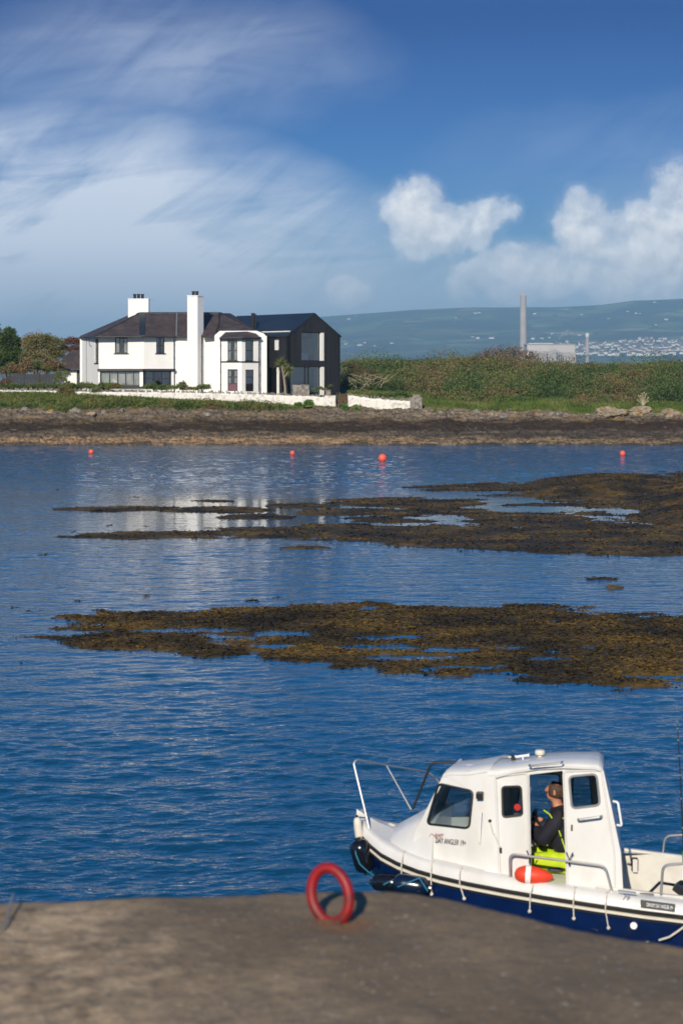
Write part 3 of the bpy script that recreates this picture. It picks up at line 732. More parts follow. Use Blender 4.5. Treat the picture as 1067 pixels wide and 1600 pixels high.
# right-hand block: parapet-topped front wall and the bay
WP = Wall((335, 200.6), (417, 200.6))
q = lambda x, y: (WP.s_at(x), WP.z_at(x, y))
WP.wall(mb, [q(335, 0)[:1] + (GZ,), q(417, 0)[:1] + (GZ,), q(417, 526), q(412, 521), q(401, 516.8), q(343.5, 517), q(335.5, 524)], [])
BF = Wall((345.5, 199.0), (378, 199.0)); BR_ = Wall((378, 199.0), (405, 200.2)); BL_ = Wall((344.8, 200.6), (345.5, 199.0))
zt = ZW(527, 199.2)
bw = {'F': (BF, [BF.rect(356, 531.5, 371, 563.5), BF.rect(356, 577, 371.5, 611)]), 'R': (BR_, [BR_.rect(383.5, 531.5, 396.5, 564), BR_.rect(383.8, 577.5, 396.8, 611.5)])}
BF.wall(mb, [(0, GZ), (BF.L, GZ), (BF.L, zt), (0, zt)], bw['F'][1], .25); BR_.wall(mb, [(0, GZ), (BR_.L, GZ), (BR_.L, zt), (0, zt)], bw['R'][1], .25)
BL_.wall(mb, [(0, GZ), (BL_.L, GZ), (BL_.L, zt), (0, zt)], [], .2)
# returns and back
for a, b_ in [((128.5, 208), (134, 212)), ((417, 200.6), (419.5, 212)), ((134, 212), (419.5, 212)), ((405, 200.2), (405.3, 200.6))]:
    W_ = Wall(a, b_); W_.wall(mb, [(0, GZ), (W_.L, GZ), (W_.L, 10.2), (0, 10.2)], [], .2)
mb.build('wall', MAT['white_render'], H)
window(WL, wL[0], H, 1, 2, .05)
window(WA, wA[0], H, 3, 1, .09); window(WB, wB[0], H, 2, 2, .07)
for k in ('F', 'R'):
    W_, rr = bw[k]; window(W_, rr[0], H, 1, 2, .07); window(W_, rr[1], H, 1, 3, .07, red=True, sill=False)
    mb = MB(); W_.bar(mb, -.02, W_.z_at(375, 566.3), W_.L + .02, W_.z_at(375, 564.3), 0.002, .07); mb.build('band_course', MAT['dark_frame'], H)
# long ground-floor bay window band: dark frame proud of the wall with flat roof
sw = window(WA, gA, H, 5, 1, .16, -.25, True); window(WB, (0.03, gB[1], gB[2], gB[3]), H, 3, 2, .14, -.25, True)
mb = MB(); WA.bar(mb, WA.s_at(154.5), WA.z_at(190, 580), WA.L + .05, WA.z_at(190, 576.3), -.02, .55); WB.bar(mb, -.05, WB.z_at(250, 580), WB.s_at(272), WB.z_at(250, 576.3), -.02, .547); mb.build('bay_roof', MAT['dark_frame'], H)
mb = MB(); WA.bar(mb, WA.s_at(155.5), GZ, WA.s_at(158), WA.z_at(190, 580), 0, .4); WB.bar(mb, WB.s_at(266.5), GZ, WB.s_at(270), WB.z_at(190, 580), 0, .4)
WA.bar(mb, WA.L - .35, WA.z_at(220, 604), WA.L, WA.z_at(220, 580), .1, .35); mb.build('bay_post', MAT['white_render'], H)
for px, y0, y1, D in ((136, 528, 612, 206.2), (272.3, 527, 612, 202.0), (315.5, 525, 612, 201.3), (344.8, 529, 612, 198.9), (404.8, 529, 612, 199.9)): pipe(px, D, y0, y1, H)
# roof
def roof(polys, name='roof', mt='slate', th=.16, parent=H):
    mb = MB()
    for pl in polys:
        v = [P(*p) if not isinstance(p, Vector) else p for p in pl]
        n = len(v); vs = v + [q - Vector((0, 0, th)) for q in v]
        mb.add(vs, [tuple(range(n)), tuple(range(n, 2 * n))[::-1]] + [(i, (i + 1) % n, (i + 1) % n + n, i + n) for i in range(n)])
    return mb.build(name, MAT[mt], parent)
r1, r2, r0 = P(219, 489.2, 205.8), P(345, 489.2, 205.8), P(200, 494.5, 209)
e0, e1, e2, e3, e4 = P(125.5, 526.5, 208.2), P(150, 525, 200.6), P(222.5, 524.6, 200.2), P(276, 525.5, 201.8), P(335, 524.5, 200.9)
rf = roof([[e0, e1, r1, r0], [e1, e2, r1], [e2, e3, P(278, 489.2, 205.8), r1], [e3, P(293.5, 525, 201.5), P(293.5, 489.2, 205.8), P(278, 489.2, 205.8)],
           [P(317, 525, 200.9), e4, P(343, 516, 202.6), r2, P(317, 489.2, 205.8)], [P(335, 524.5, 200.8), P(343, 517, 200.8), P(345, 512, 203)],
           [r2, P(343, 517, 200.8), P(402, 517, 200.8)], [r2, P(402, 517, 200.8), P(419, 525, 201.5), P(419, 525, 206)], [r2, P(419, 525, 206), P(419, 524, 213), P(360, 489.5, 209)],
           [r0, r1, r2, P(360, 489.5, 209), P(419, 524, 213), P(133, 526, 213), e0]])
roof([[P(343, 528, 198.6), P(378.5, 528, 198.6), P(386.5, 517.8, 200.6), P(352.5, 519, 200.6)], [P(378.5, 528, 198.6), P(408.5, 527.5, 200.1), P(400, 521, 200.6), P(386.5, 517.8, 200.6)],
      [P(343, 528, 198.6), P(352.5, 519, 200.6), P(343.6, 528, 200.6)]], 'bay_window_roof')
mb = MB()
mb.tube([r1, r2], .10, 6); mb.tube([r0, r1], .09, 6); mb.tube([e0, r0], .09, 6); mb.tube([e1, r1], .07, 6); mb.tube([r2, P(402, 516.6, 200.8), P(419, 524.6, 201.4)], .08, 6)
mb.build('ridge_tile', MAT['dark_frame'], rf)
for a, b_, wd in ((e2, r1 + Vector((.25, 0, 0)), .30), (P(343.2, 514, 202.8), r2, .20)):
    mb = MB(); mb.add([a + Vector((-wd, -.05, .05)), a + Vector((wd, -.05, .05)), b_ + Vector((wd, -.05, .06)), b_ + Vector((-wd, -.05, .06)), a + Vector((-wd, -.05, -.08)), a + Vector((wd, -.05, -.08)), b_ + Vector((wd, -.05, -.08)), b_ + Vector((-wd, -.05, -.08))],
           [(0, 1, 2, 3), (4, 5, 6, 7), (0, 1, 5, 4), (1, 2, 6, 5), (2, 3, 7, 6), (3, 0, 4, 7)])
    mb.build('flashing', MAT['black_metal_roof'], rf)
mb = MB(); mb.tube([e3 + Vector((0, -.03, .05)), P(277, 489.2, 205.7)], .09, 6); mb.build('valley', MAT['lead'], rf)
mb = MB()
for a, b_ in ((e0, e1), (e1, e2), (e2, e3), (e3, P(293, 525, 201.5))): mb.tube([a + Vector((0, -.07, -.1)), b_ + Vector((0, -.07, -.1))], .075, 8)
mb.tube([P(343, 528.4, 198.52), P(378.5, 528.4, 198.52), P(408.5, 528, 200.)], .07, 8)
mb.build('gutter', MAT['dark_frame'], H)
# chimneys
D = 206.6; mb = MB(); mb.box(XW(200.5, D), D, 10.5, XW(232.5, D), D + 1.1, ZW(468, D)); mb.box(XW(200, D), D - .04, ZW(468, D), XW(233, D), D + 1.14, ZW(466.5, D))
c1_ = mb.build('chimney', MAT['white_render'], H)
for px in (211, 217, 223): MB().lathe(P(px, 467, D + .5), [(.15, 0), (.15, .42), (.18, .42), (.18, .5), (.13, .5)], 12).build('chimney_pot', MAT['dark_plain'], c1_)
mb = MB(); D = 200.9
for zt_, ex in ((ZW(463, D), 0),):
    x0, x1, x2 = XW(293, D), XW(309, D), XW(318.3, D + .9)
    for z0, z1, e in ((GZ, zt_, 0), (zt_, zt_ + .1, .04)):
        mb.add([(x0 - e, D - e, z0), (x1 + e, D - e, z0), (x2 + e, D + .9, z0), (x0 - e, D + 1.4, z0), (x0 - e, D - e, z1), (x1 + e, D - e, z1), (x2 + e, D + .9, z1), (x0 - e, D + 1.4, z1)],
               [(0, 1, 5, 4), (1, 2, 6, 5), (2, 3, 7, 6), (3, 0, 4, 7), (4, 5, 6, 7), (0, 3, 2, 1)])
c2_ = mb.build('chimney', MAT['white_render'], H)
for px in (302.5, 308): MB().lathe(P(px, 462.5, D + .6), [(.15, 0), (.15, .4), (.18, .4), (.18, .48), (.12, .48)], 12).build('chimney_pot', MAT['dark_plain'], c2_)
mb = MB(); mb.tube([WL.pt(WL.s_at(141), 10., .1) + Vector((0, 0, 0)), WL.pt(WL.s_at(142), 9.4, .15), WL.pt(WL.s_at(144), 9.2, .05)], .03, 6); mb.build('wall_cable', MAT['lead'], H)

# ------------------------------------------------------------------ black timber extension
th = R(38); nrm = Vector((math.sin(th), -math.cos(th), 0)); al = Vector((math.cos(th), math.sin(th), 0))
A0 = P(450.5, 612, 199.); 
E_ = thing('house_extension', (A0.x, A0.y, 4.3), 'black timber gabled extension with large windows, right of the white house', 'house')
GW = Wall((450.5, 199.), (531.3, 199. + 0)); 
# solve the right-hand corner on the rotated gable line
k = (531.5 - CX) / FPX; tt = (k * A0.y - A0.x) / (al.x - k * al.y)
GW.A = Vector((A0.x, A0.y)); GW.d = Vector((al.x, al.y)); GW.n = Vector((nrm.x, nrm.y)); GW.L = tt
LW = Wall((450.5, 199.), (420, 209)); LW.A = Vector((A0.x, A0.y)); LW.d = Vector((-nrm.x, -nrm.y)); LW.n = Vector((-al.x, -al.y)); LW.L = 13.5
ze = 10.3; zr = GW.z_at(490.5, 490); L = GW.L; GB = 4.2
up = GW.rect(471, 519.5, 506.5, 563.5); lo = GW.rect(453.5, 573, 506.8, 613); lo = (lo[0], GB + .05, lo[2], lo[3])
mb = MB(); GW.wall(mb, [(0, GB), (L, GB), (L, ze), (L / 2, zr), (0, ze)], [up, lo], .34)
sl = LW.s_at(427.5), LW.s_at(435.5)
upl = (min(sl), LW.z_at(431, 547), max(sl), LW.z_at(431, 530)); s2_ = LW.s_at(449), LW.s_at(437); lol = (.35, GB + .05, max(s2_), LW.z_at(440, 574))
sp_ = LW.s_at(417.5); lo2 = (lol[2] + .35, GB + .05, min(sp_, 9), lol[3])
LW.wall(mb, [(0, GB), (13.5, GB), (13.5, ze), (0, ze)], [upl, lol, lo2], .25)
RWp = [(A0 + al * L) + (-nrm) * s_ for s_ in (0, 13.5)]
for (p, q2) in ((RWp[0], RWp[1]), (RWp[1], A0 - nrm * 13.5)):
    W_ = Wall((0, 200), (10, 200)); W_.A = Vector((p.x, p.y)); v_ = Vector((q2.x - p.x, q2.y - p.y)); W_.L = v_.length; W_.d = v_.normalized(); W_.n = Vector((W_.d.y, -W_.d.x))
    W_.wall(mb, [(0, GB), (W_.L, GB), (W_.L, ze), (0, ze)] if p == RWp[0] else [(0, GB), (W_.L, GB), (W_.L, ze), (W_.L / 2, zr), (0, ze)], [], .2)
mb.build('wall', MAT['black_boards'], E_)
def ept(s_, back, z): q = A0 + al * s_ - nrm * back; return Vector((q.x, q.y, z))
roof([[ept(-.12, -.05, ze - .06), ept(L / 2, -.05, zr + .08), ept(L / 2, 13.6, zr + .08), ept(-.12, 13.6, ze - .06)], [ept(L + .12, -.05, ze - .06), ept(L / 2, -.05, zr + .08), ept(L / 2, 13.6, zr + .08), ept(L + .12, 13.6, ze - .06)]], 'roof', 'black_metal_roof', .14, E_)
mb = MB(); q = ept(1.2, 6.4, 0); mb.lathe(P(395.5, 512, q.y), [(.16, 0), (.16, 1.35), (.2, 1.35), (.2, 1.5)], 12); mb.lathe(P(399.5, 512, q.y), [(.08, 0), (.08, 1.4)], 10); mb.build('flue', MAT['dark_plain'], E_)
# floors and rooms
mb = MB()
def slab(z0, z1, mi=0, s0=.4, s1=None, b0=.36, b1=6.):
    s1 = s1 or L - .3
    vs = [ept(s_, b_, z) for z in (z0, z1) for b_ in (b0, b1) for s_ in (s0, s1)]
    mb.add(vs, [(0, 2, 3, 1), (4, 5, 7, 6), (0, 1, 5, 4), (2, 6, 7, 3), (0, 4, 6, 2), (1, 3, 7, 5)], mi)
slab(up[1] - .3, up[1] - .02); slab(GB, GB + .04); slab(up[1], ze - .3, b0=4.6, b1=4.7); slab(up[3] + .05, up[3] + .15)
mb.build('interior', MAT['room_light'], E_)
mb = MB(); slab(GB, up[1] - .35, b0=4.2, b1=4.3, s0=.3); slab(GB, up[1] - .35, b0=.8, b1=.9, s0=lo[0] + .4, s1=lo[0] + 1.7); mb.build('partition', MAT['room'], E_)
mb = MB(); slab(up[1], up[1] + .75, b0=1.0, b1=3., s0=up[0] + .1, s1=up[0] + 1.6); mb.build('bed', MAT['bed'], E_)
mb = MB(); slab(GB, GB + .8, b0=1.6, b1=2.2, s0=lo[2] - 1.2, s1=lo[2] - .5); slab(GB + .8, GB + 1.5, b0=1.9, b1=2.2, s0=lo[2] - 1.0, s1=lo[2] - .7); mb.build('armchair', MAT['dark_plain'], E_)
for n_ in range(2):
    r = (up, lo)[n_]; mb = MB(); GW.bar(mb, r[2] - .42, r[1], r[2] - .004, r[3], -1.2, -.03); mb.build('window_reveal', MAT['room_light'], E_)
def bigwin(W, r, posts, rec=.26, fw=.05):
    a0, z0, a1, z1 = r; mb = MB()
    W.bar(mb, a0, z0, a0 + fw, z1, -rec - .05, -rec + .05); W.bar(mb, a1 - fw, z0, a1, z1, -rec - .05, -rec + .05); W.bar(mb, a0 + fw, z0, a1 - fw, z0 + fw, -rec - .05, -rec + .05); W.bar(mb, a0 + fw, z1 - fw, a1 - fw, z1, -rec - .05, -rec + .05)
    for p in posts: W.bar(mb, p - .05, z0 + fw, p + .05, z1 - fw, -rec - .05, -rec + .06)
    f_ = mb.build('window', MAT['dark_frame'], E_)
    mb = MB(); W.bar(mb, a0 + fw, z0 + fw, a1 - fw, z1 - fw, -rec - .02, -rec - .005); mb.build('pane', MAT['house_glass'], f_)
bigwin(GW, (up[0], up[1], up[2] - .42, up[3]), []); bigwin(GW, (lo[0], lo[1], lo[2] - .42, lo[3]), [GW.s_at(479), GW.s_at(484)])
bigwin(LW, lol, []); bigwin(LW, lo2, [])
f_ = MB(); LW.bar(f_, upl[0], upl[1], upl[2], upl[3], -.2, -.15); f_.build('window_blind', MAT['bed'], E_)
mb = MB(); LW.bar(mb, lol[2] + .02, GB, lol[2] + .33, lol[3], .01, .12); mb.build('column', MAT['room_light'], E_)
mb = MB(); LW.bar(mb, .6, up[1] - .4, 13, ze - .3, -4.8, -4.7); mb.build('inner_wall', MAT['room'], E_)

# ------------------------------------------------------------------ outbuilding on the left
D = 209.
O_ = thing('outbuilding', (XW(108, D), D, 4.3), 'low white outbuilding with purple slate roof left of the white house', 'outbuilding')
WO = Wall((101, D), (132, D)); mb = MB()
wo_ = WO.rect(120.3, 578, 127.8, 603); WO.wall(mb, [(0, GZ), (WO.L, GZ), (WO.L, ZW(576, D)), (0, ZW(576, D))], [(wo_[0], GZ + .1, wo_[2], wo_[3])], .25)
mb.box(XW(101, D), D + .25, GZ, XW(101, D) + .25, D + 5, ZW(576, D)); mb.build('wall', MAT['white_render'], O_)
roof([[P(82, 577, D - .4), P(134, 577, D - .4), P(134, 546.5, D + 2.6), P(113, 546.5, D + 2.6)], [P(82, 577, D - .4), P(113, 546.5, D + 2.6), P(84, 577, D + 6)], [P(84, 577, D + 6), P(113, 546.5, D + 2.6), P(134, 546.5, D + 2.6), P(134, 577, D + 6)]], parent=O_)
mb = MB(); WO.bar(mb, wo_[0] + .03, GZ + .15, wo_[2] - .03, wo_[3] - .03, -.2, -.12); mb.build('door', MAT['dark_frame'], O_)
mb = MB(); a, b_ = WO.s_at(106.5), WO.s_at(109.5); WO.bar(mb, a, WO.z_at(108, 584), b_, WO.z_at(108, 581), 0, .12); mb.build('wall_lamp', MAT['dark_plain'], O_)
mb = MB(); mb.tube([P(82, 577.8, D - .48), P(128, 577.8, D - .48)], .07, 8); mb.build('gutter', MAT['dark_frame'], O_)

# timber fence
D = 204.
F_ = thing('timber_fence', (XW(50, D), D, 4.3), 'dark grey vertical board fence left of the outbuilding', 'fence')
mb = MB(); x = XW(13, D); rs = random.Random(4)
while x < XW(85, D):
    z = ZW(584.5 + rs.uniform(-.3, .3), D); mb.box(x, D, GZ, x + .135, D + .03, z if x > XW(18, D) else z - .2); x += .15
mb.build('fence_panel', MAT['grey_fence'], F_)
for px in (14, 37, 61, 85): MB().box(XW(px, D), D - .06, GZ, XW(px, D) + .12, D + .14, ZW(583.3, D)).build('post', MAT['grey_fence'], F_)
mb = MB(); mb.box(XW(13, D), D + .035, 5.9, XW(85, D), D + .08, 6.0); mb.box(XW(13, D), D + .035, 4.8, XW(85, D), D + .08, 4.9); mb.build('rail', MAT['grey_fence'], F_)

# ------------------------------------------------------------------ garden walls
def gwall(name, pts, label, parent_label=None, capstones=True, seed=1):
    """pts: (px, ytop, ybottom, D) along the wall"""
    rg = np.random.RandomState(seed); root = thing(name, P(pts[0][0], pts[0][2], pts[0][3]), label, 'garden wall')
    V = []; 
    pw = [(P(a, b_, d), P(a, c, d)) for a, b_, c, d in pts]; nx = 0; rows = 9; cols = []
    for i in range(len(pts) - 1):
        (t0, b0), (t1, b1) = pw[i], pw[i + 1]; n = max(2, int((t1 - t0).length / .16))
        for k in range(n + (i == len(pts) - 2)):
            f = k / n; cols.append((t0.lerp(t1, f), b0.lerp(b1, f)))
    N = len(cols); th_ = .45
    V = np.zeros((N, 2 * rows, 3))
    for i, (t_, b__) in enumerate(cols):
        j = rg.uniform(-.05, .05)
        for r_ in range(rows):
            z = b__.z - .7 + (t_.z + j - b__.z + .7) * r_ / (rows - 1); ww = th_ * (1 + .12 * (1 - r_ / rows))
            V[i, r_] = (t_.x, t_.y - ww / 2 + rg.uniform(-.035, .035), z); V[i, 2 * rows - 1 - r_] = (t_.x, t_.y + ww / 2 + rg.uniform(-.03, .03), z)
    idx = np.arange(N * 2 * rows).reshape(N, 2 * rows); F = []
    for i in range(N - 1):
        for r_ in range(2 * rows): r2 = (r_ + 1) % (2 * rows); F.append((idx[i, r_], idx[i + 1, r_], idx[i + 1, r2], idx[i, r2]))
    for i in (0, N - 1):
        for r_ in range(rows - 1): F.append((idx[i, r_], idx[i, r_ + 1], idx[i, 2 * rows - 2 - r_], idx[i, 2 * rows - 1 - r_]))
    npmesh('wall_face', V.reshape(-1, 3), np.array(F), MAT['whitewash'], root)
    if capstones:
        mb = MB()
        for i in range(N - 1):
            if rg.rand() < .12: continue
            t_ = cols[i][0]; hh = rg.uniform(.10, .30); a = rg.uniform(-.25, .25)
            mb.obox(t_ + Vector((0, 0, hh * .45)), Vector((.055, .01, a * .05)), Vector((0, .2, 0)), Vector((a * hh * .5, 0, hh * .6)))
        mb.build('coping_stone', MAT['stone'], root); tag(bpy.data.objects[root.children[-1].name], kind='stuff')
    return root
gwall('garden_wall', [(-60, 609, 625, 200.5), (60, 610.5, 622, 199.5), (150, 612, 626, 198.6), (280, 613.5, 626, 197.4), (400, 616, 633, 196), (470, 618.5, 637, 195), (507, 620, 640, 194.6)], 'long whitewashed garden wall with upright coping stones in front of the house', seed=3)
pr = thing('gate_pillar', P(515, 640, 194.2), 'square whitewashed pillar ending the long garden wall at the gate', 'pillar')
def rough_block(name, px0, px1, y0, y1, D, dep, mt, parent, seed):
    rg = random.Random(seed); bm = bmesh.new(); bmesh.ops.create_cube(bm, size=1); bmesh.ops.subdivide_edges(bm, edges=bm.edges, cuts=7, use_grid_fill=True)
    a, b_ = P(px0, y1, D), P(px1, y0, D); 
    for v in bm.verts:
        p = Vector(((a.x + b_.x) / 2 + v.co.x * (b_.x - a.x), D + dep / 2 + v.co.y * dep, (a.z + b_.z) / 2 + v.co.z * (b_.z - a.z)))
        v.co = p + Vector((rg.uniform(-.04, .04), rg.uniform(-.04, .04), rg.uniform(-.04, .04))) - parent.location
    me = bpy.data.meshes.new(name); bm.to_mesh(me); bm.free(); me.materials.append(MAT[mt]); o = bpy.data.objects.new(name, me); COL.objects.link(o); o.parent = parent; return o
rough_block('pillar_shaft', 507, 524, 618.5, 645, 194.1, 1., 'whitewash', pr, 1)
rough_block('ball_stone', 509, 516.5, 609.5, 618.8, 194.4, .5, 'stone', pr, 2)
gwall('garden_wall', [(543.5, 617.5, 640, 194.8), (575, 621.5, 643, 194.2), (610, 625, 649, 193.6), (641, 627, 652, 193)], 'short whitewashed garden wall with ragged top, right of the gate', capstones=True, seed=8)
pe = thing('wall_end', P(650, 655, 192.8), 'bare grey stone end of the short garden wall, standing proud of the whitewash', 'wall end')
rough_block('masonry', 640.5, 659, 621, 658, 192.7, 1.5, 'stone', pe, 4); rough_block('top_stone', 645, 656, 617, 622, 192.9, .8, 'stone', pe, 5)
sb = thing('stone_planter', P(470, 614, 197.3), 'block of brown dry stone masonry in front of the extension window', 'stone block')
rough_block('masonry', 457, 483, 601.5, 622, 197.3, 1., 'stone', sb, 7)
# gate
D = 195.4
gt = thing('garden_gate', P(533, 642, D), 'rusty brown iron garden gate between the two white walls', 'gate')
for px, y0, mt in ((530.5, 612.5, 'rust'), (526.5, 613, 'dark_plain')):
    MB().box(XW(px, D) - .06, D - .05, 2.6, XW(px, D) + .06, D + .05, ZW(y0, D)).build('post', MAT[mt], gt)
mb = MB(); xa, xb = XW(532, D), XW(543, D)
for k in range(7): z = ZW(640 - k * 4, D); mb.box(xa, D + .01 * (k % 2), z, xb, D + .04 + .01 * (k % 2), z + .06)
for k in range(5): x = xa + (xb - xa) * k / 4; mb.box(x - .03, D - .03, 2.7, x + .03, D - .001, ZW(615 + (k % 2) * 1.5, D))
mb.build('bars', MAT['rust'], gt)

# ------------------------------------------------------------------ vegetation
def leaves(C, Rr, per, size, seed, shell=.45, thin=.45, flat=0.):
    """leaf quads scattered through ellipsoid clumps; C (n,3) centres, Rr (n,3) radii"""
    rg = np.random.RandomState(seed); n = len(C); per = np.broadcast_to(per, (n,)).astype(int)
    i = np.repeat(np.arange(n), per); N = len(i)
    d = rg.normal(size=(N, 3)); d /= np.linalg.norm(d, axis=1)[:, None]
    d[:, 2] = np.where(d[:, 2] < -.35, -d[:, 2], d[:, 2])
    r = (1 - shell * rg.rand(N) ** 1.6) * (1 + .16 * rg.normal(size=N))
    c = C[i] + d * Rr[i] * r[:, None]
    a = rg.normal(size=(N, 3)); a[:, 2] *= 1 - flat; a /= np.linalg.norm(a, axis=1)[:, None]
    b = np.cross(a, rg.normal(size=(N, 3))); b /= np.linalg.norm(b, axis=1)[:, None]
    s = size * rg.uniform(.6, 1.5, N)[:, None]
    V = np.stack([c - a * s, c + b * s * thin, c + a * s, c - b * s * thin], 1).reshape(-1, 3)
    return V, np.arange(N * 4).reshape(-1, 4)
def blades(C, h, seed, w_=.03, lean=.35):
    rg = np.random.RandomState(seed); N = len(C); a = rg.uniform(0, 6.28, N); hh = h * rg.uniform(.5, 1.3, N)
    s = np.stack([np.cos(a), np.sin(a), np.zeros(N)], -1) * w_; l = np.stack([rg.normal(size=N) * lean * hh, rg.normal(size=N) * lean * hh, hh], -1)
    V = np.stack([C - s, C + s, C + l + s * .2, C + l - s * .2], 1).reshape(-1, 3)
    return V, np.arange(N * 4).reshape(-1, 4)
def join(parts):
    V = []; F = []; b = 0
    for v, f in parts: V.append(v); F.append(f + b); b += len(v)
    return np.concatenate(V), np.concatenate(F)

# gorse and bracken covering the slope on the right
rg = np.random.RandomState(21); C = []; Rr = []
while len(C) < 2300:
    x = rg.uniform(.4, 56); y = rg.uniform(192.5, 252)
    if x < 8.6 and y < 206.5 + .3 * math.sin(x * 2): continue
    if x < 9.3 and y < 194.5: continue
    if x > y * .24: continue
    edge = 196.0 + 2.2 * float(vnoise(np.array(x / 3.1), np.array(2.2))) + (1.2 if x > 24 else 0)
    if y < edge: continue
    s = rg.uniform(.55, 1.15) * (.6 if y < edge + 2.5 else 1) * (.8 + .5 * float(vnoise(np.array(x / 5.), np.array(y / 7.))))
    md = 2.2 * (float(fbm(np.array(x / 4.5 + 5), np.array(y / 6.5), 3)) - .5) * min(1, max(0, (y - edge) / 4)); big = 1 + 1.1 * (rg.rand() < .12) * (y < 224)
    if y > 222: md *= .25; s = min(s, .95)
    s *= big
    C.append((x, y, float(island_z(x, y)) + s * .2 + md)); Rr.append((s * rg.uniform(.9, 1.5), s * rg.uniform(.9, 1.5), s * rg.uniform(.7, 1.05)))
C = np.array(C); Rr = np.array(Rr)
V, F = leaves(C, Rr, (120 * np.clip(Rr[:, 0], .7, 3) ** 1.6).astype(int), .078, 2, shell=.3, thin=.6)
npmesh('gorse', V, F, MAT['gorse']); tag(bpy.data.objects['gorse'], 'dense dark green gorse and bracken covering the slope right of the extension', 'gorse', kind='stuff')
C = []; Rr = []
for px, py, s in [(772, 553, 1.5), (790, 550, 1.6), (757, 556, 1.2), (808, 551, 1.5), (826, 556, 1.2), (780, 562, 1.3), (800, 566, 1.2), (742, 566, 1.1)]:
    D = 240 - (py - 550) * .9; x = XW(px, D); C.append((x, D, ZW(py + 5, D))); Rr.append((s * 1.2, s * 1.1, s * .8))
V, F = leaves(np.array(C), np.array(Rr), 520, .10, 3, shell=.8)
o = npmesh('brown_shrub', V, F, MAT['gorse_brown'], origin=(XW(785, 238), 238, 8)); tag(o, 'brown withered shrub clump on the skyline of the gorse, left of the power station', 'shrub')
C = []; Rr = []
for px, py, s in [(548, 588, .9), (562, 592, .8), (580, 590, .9), (570, 583, 1.0), (595, 596, .7), (550, 575, .8)]:
    D = 209; C.append((XW(px, D), D, ZW(py, D))); Rr.append((s * 1.3, s, s * .8))
V, F = leaves(np.array(C), np.array(Rr), 380, .09, 4, shell=.9, thin=.25)
o = npmesh('brown_shrub', V, F, MAT['gorse_brown'], origin=(XW(570, 209), 209, 4.4)); tag(o, 'bare reddish brown thicket beside the black gable at the lawn edge', 'shrub')
# twigs in that thicket
mb = MB(); rs = random.Random(2)
for k in range(26):
    px = rs.uniform(545, 600); a = P(px, 604 + rs.uniform(-4, 3), 207.3); mb.tube([a, a + Vector((rs.uniform(-1, 1), -.3, rs.uniform(.4, 1.0))), a + Vector((rs.uniform(-2, 2), -.4, rs.uniform(.9, 1.6)))], [.035, .025, .012], 5)
mb.build('twig', MAT['dry_stem'], o)

# long grass below the gorse and on the banks
def on_ground(n, x0, x1, y0, y1, seed, keep=None, dz=0.):
    rg = np.random.RandomState(seed); x = rg.uniform(x0, x1, n); y = rg.uniform(y0, y1, n)
    if keep is not None: k = keep(x, y); x, y = x[k], y[k]
    return np.stack([x, y, island_z(x, y) + dz], -1)
c1g = on_ground(60000, 8.5, 46, 193.0, 201, 5, lambda x, y: (y > 192.7 + 1.4 * vnoise(x / 1.7, x * 0 + 5)) & (vnoise(x / 2.3, y / 1.5) < .99 - .1 * (y - 196)))
c2g = on_ground(9000, .6, 9, 195.5, 207, 6)
V, F = join([blades(c1g, .42, 7, .05), blades(c2g, .16, 8, .05)])
npmesh('grass', V, F, MAT['grass']); tag(bpy.data.objects['grass'], 'long green grass between the shore rocks and the gorse', 'grass', kind='stuff')
# bank below the garden wall
def wall_y(px): return np.interp(px, [-60, 60, 150, 280, 400, 470, 524], [200.5, 199.5, 198.6, 197.4, 196, 195, 194.3])
def bank_keep(x, y):
    px = CX + x / y * FPX; f = wall_y(px) - .25
    lo_ = np.interp(px, [-60, 0, 200, 330, 440, 500, 530], [193.6, 193.4, 193.2, 192.6, 192.6, 193.6, 194]) + 1.1 * (vnoise(x / 1.3, x * 0 + 9) - .5)
    return (y < f) & (y > lo_) & (px < 522)
cb_ = on_ground(120000, -42, 0, 192, 201, 9, bank_keep)
rg = np.random.RandomState(31); sel = cb_[rg.choice(len(cb_), 900)]
pxs = CX + sel[:, 0] / sel[:, 1] * FPX
tall = np.interp(pxs, [0, 150, 190, 260, 300, 440, 460, 530], [.5, .55, .75, .5, .7, .75, .3, .2]) * (.5 + vnoise(sel[:, 0] / 1.8, sel[:, 1] / 1.2))
tall = tall * np.where(wall_y(pxs) - sel[:, 1] < 1.8, .45, 1.)
Cb = sel + np.stack([0 * tall, 0 * tall, tall * .4], -1); Rb = np.stack([tall * 1.1, tall * .9, tall * .75], -1)
V1, F1 = leaves(Cb, Rb, 75, .085, 12, shell=.7)
npmesh('bramble', V1, F1, MAT['bramble']); tag(bpy.data.objects['bramble'], 'tangled brambles and weeds on the bank under the long garden wall', 'brambles', kind='stuff')
V2, F2 = blades(cb_[:60000], .36, 13, .045)
npmesh('grass', V2, F2, MAT['grass']); tag([o for o in bpy.data.objects if o.name.startswith('grass.')][-1], 'rough grass on the bank under the long garden wall', 'grass', kind='stuff')
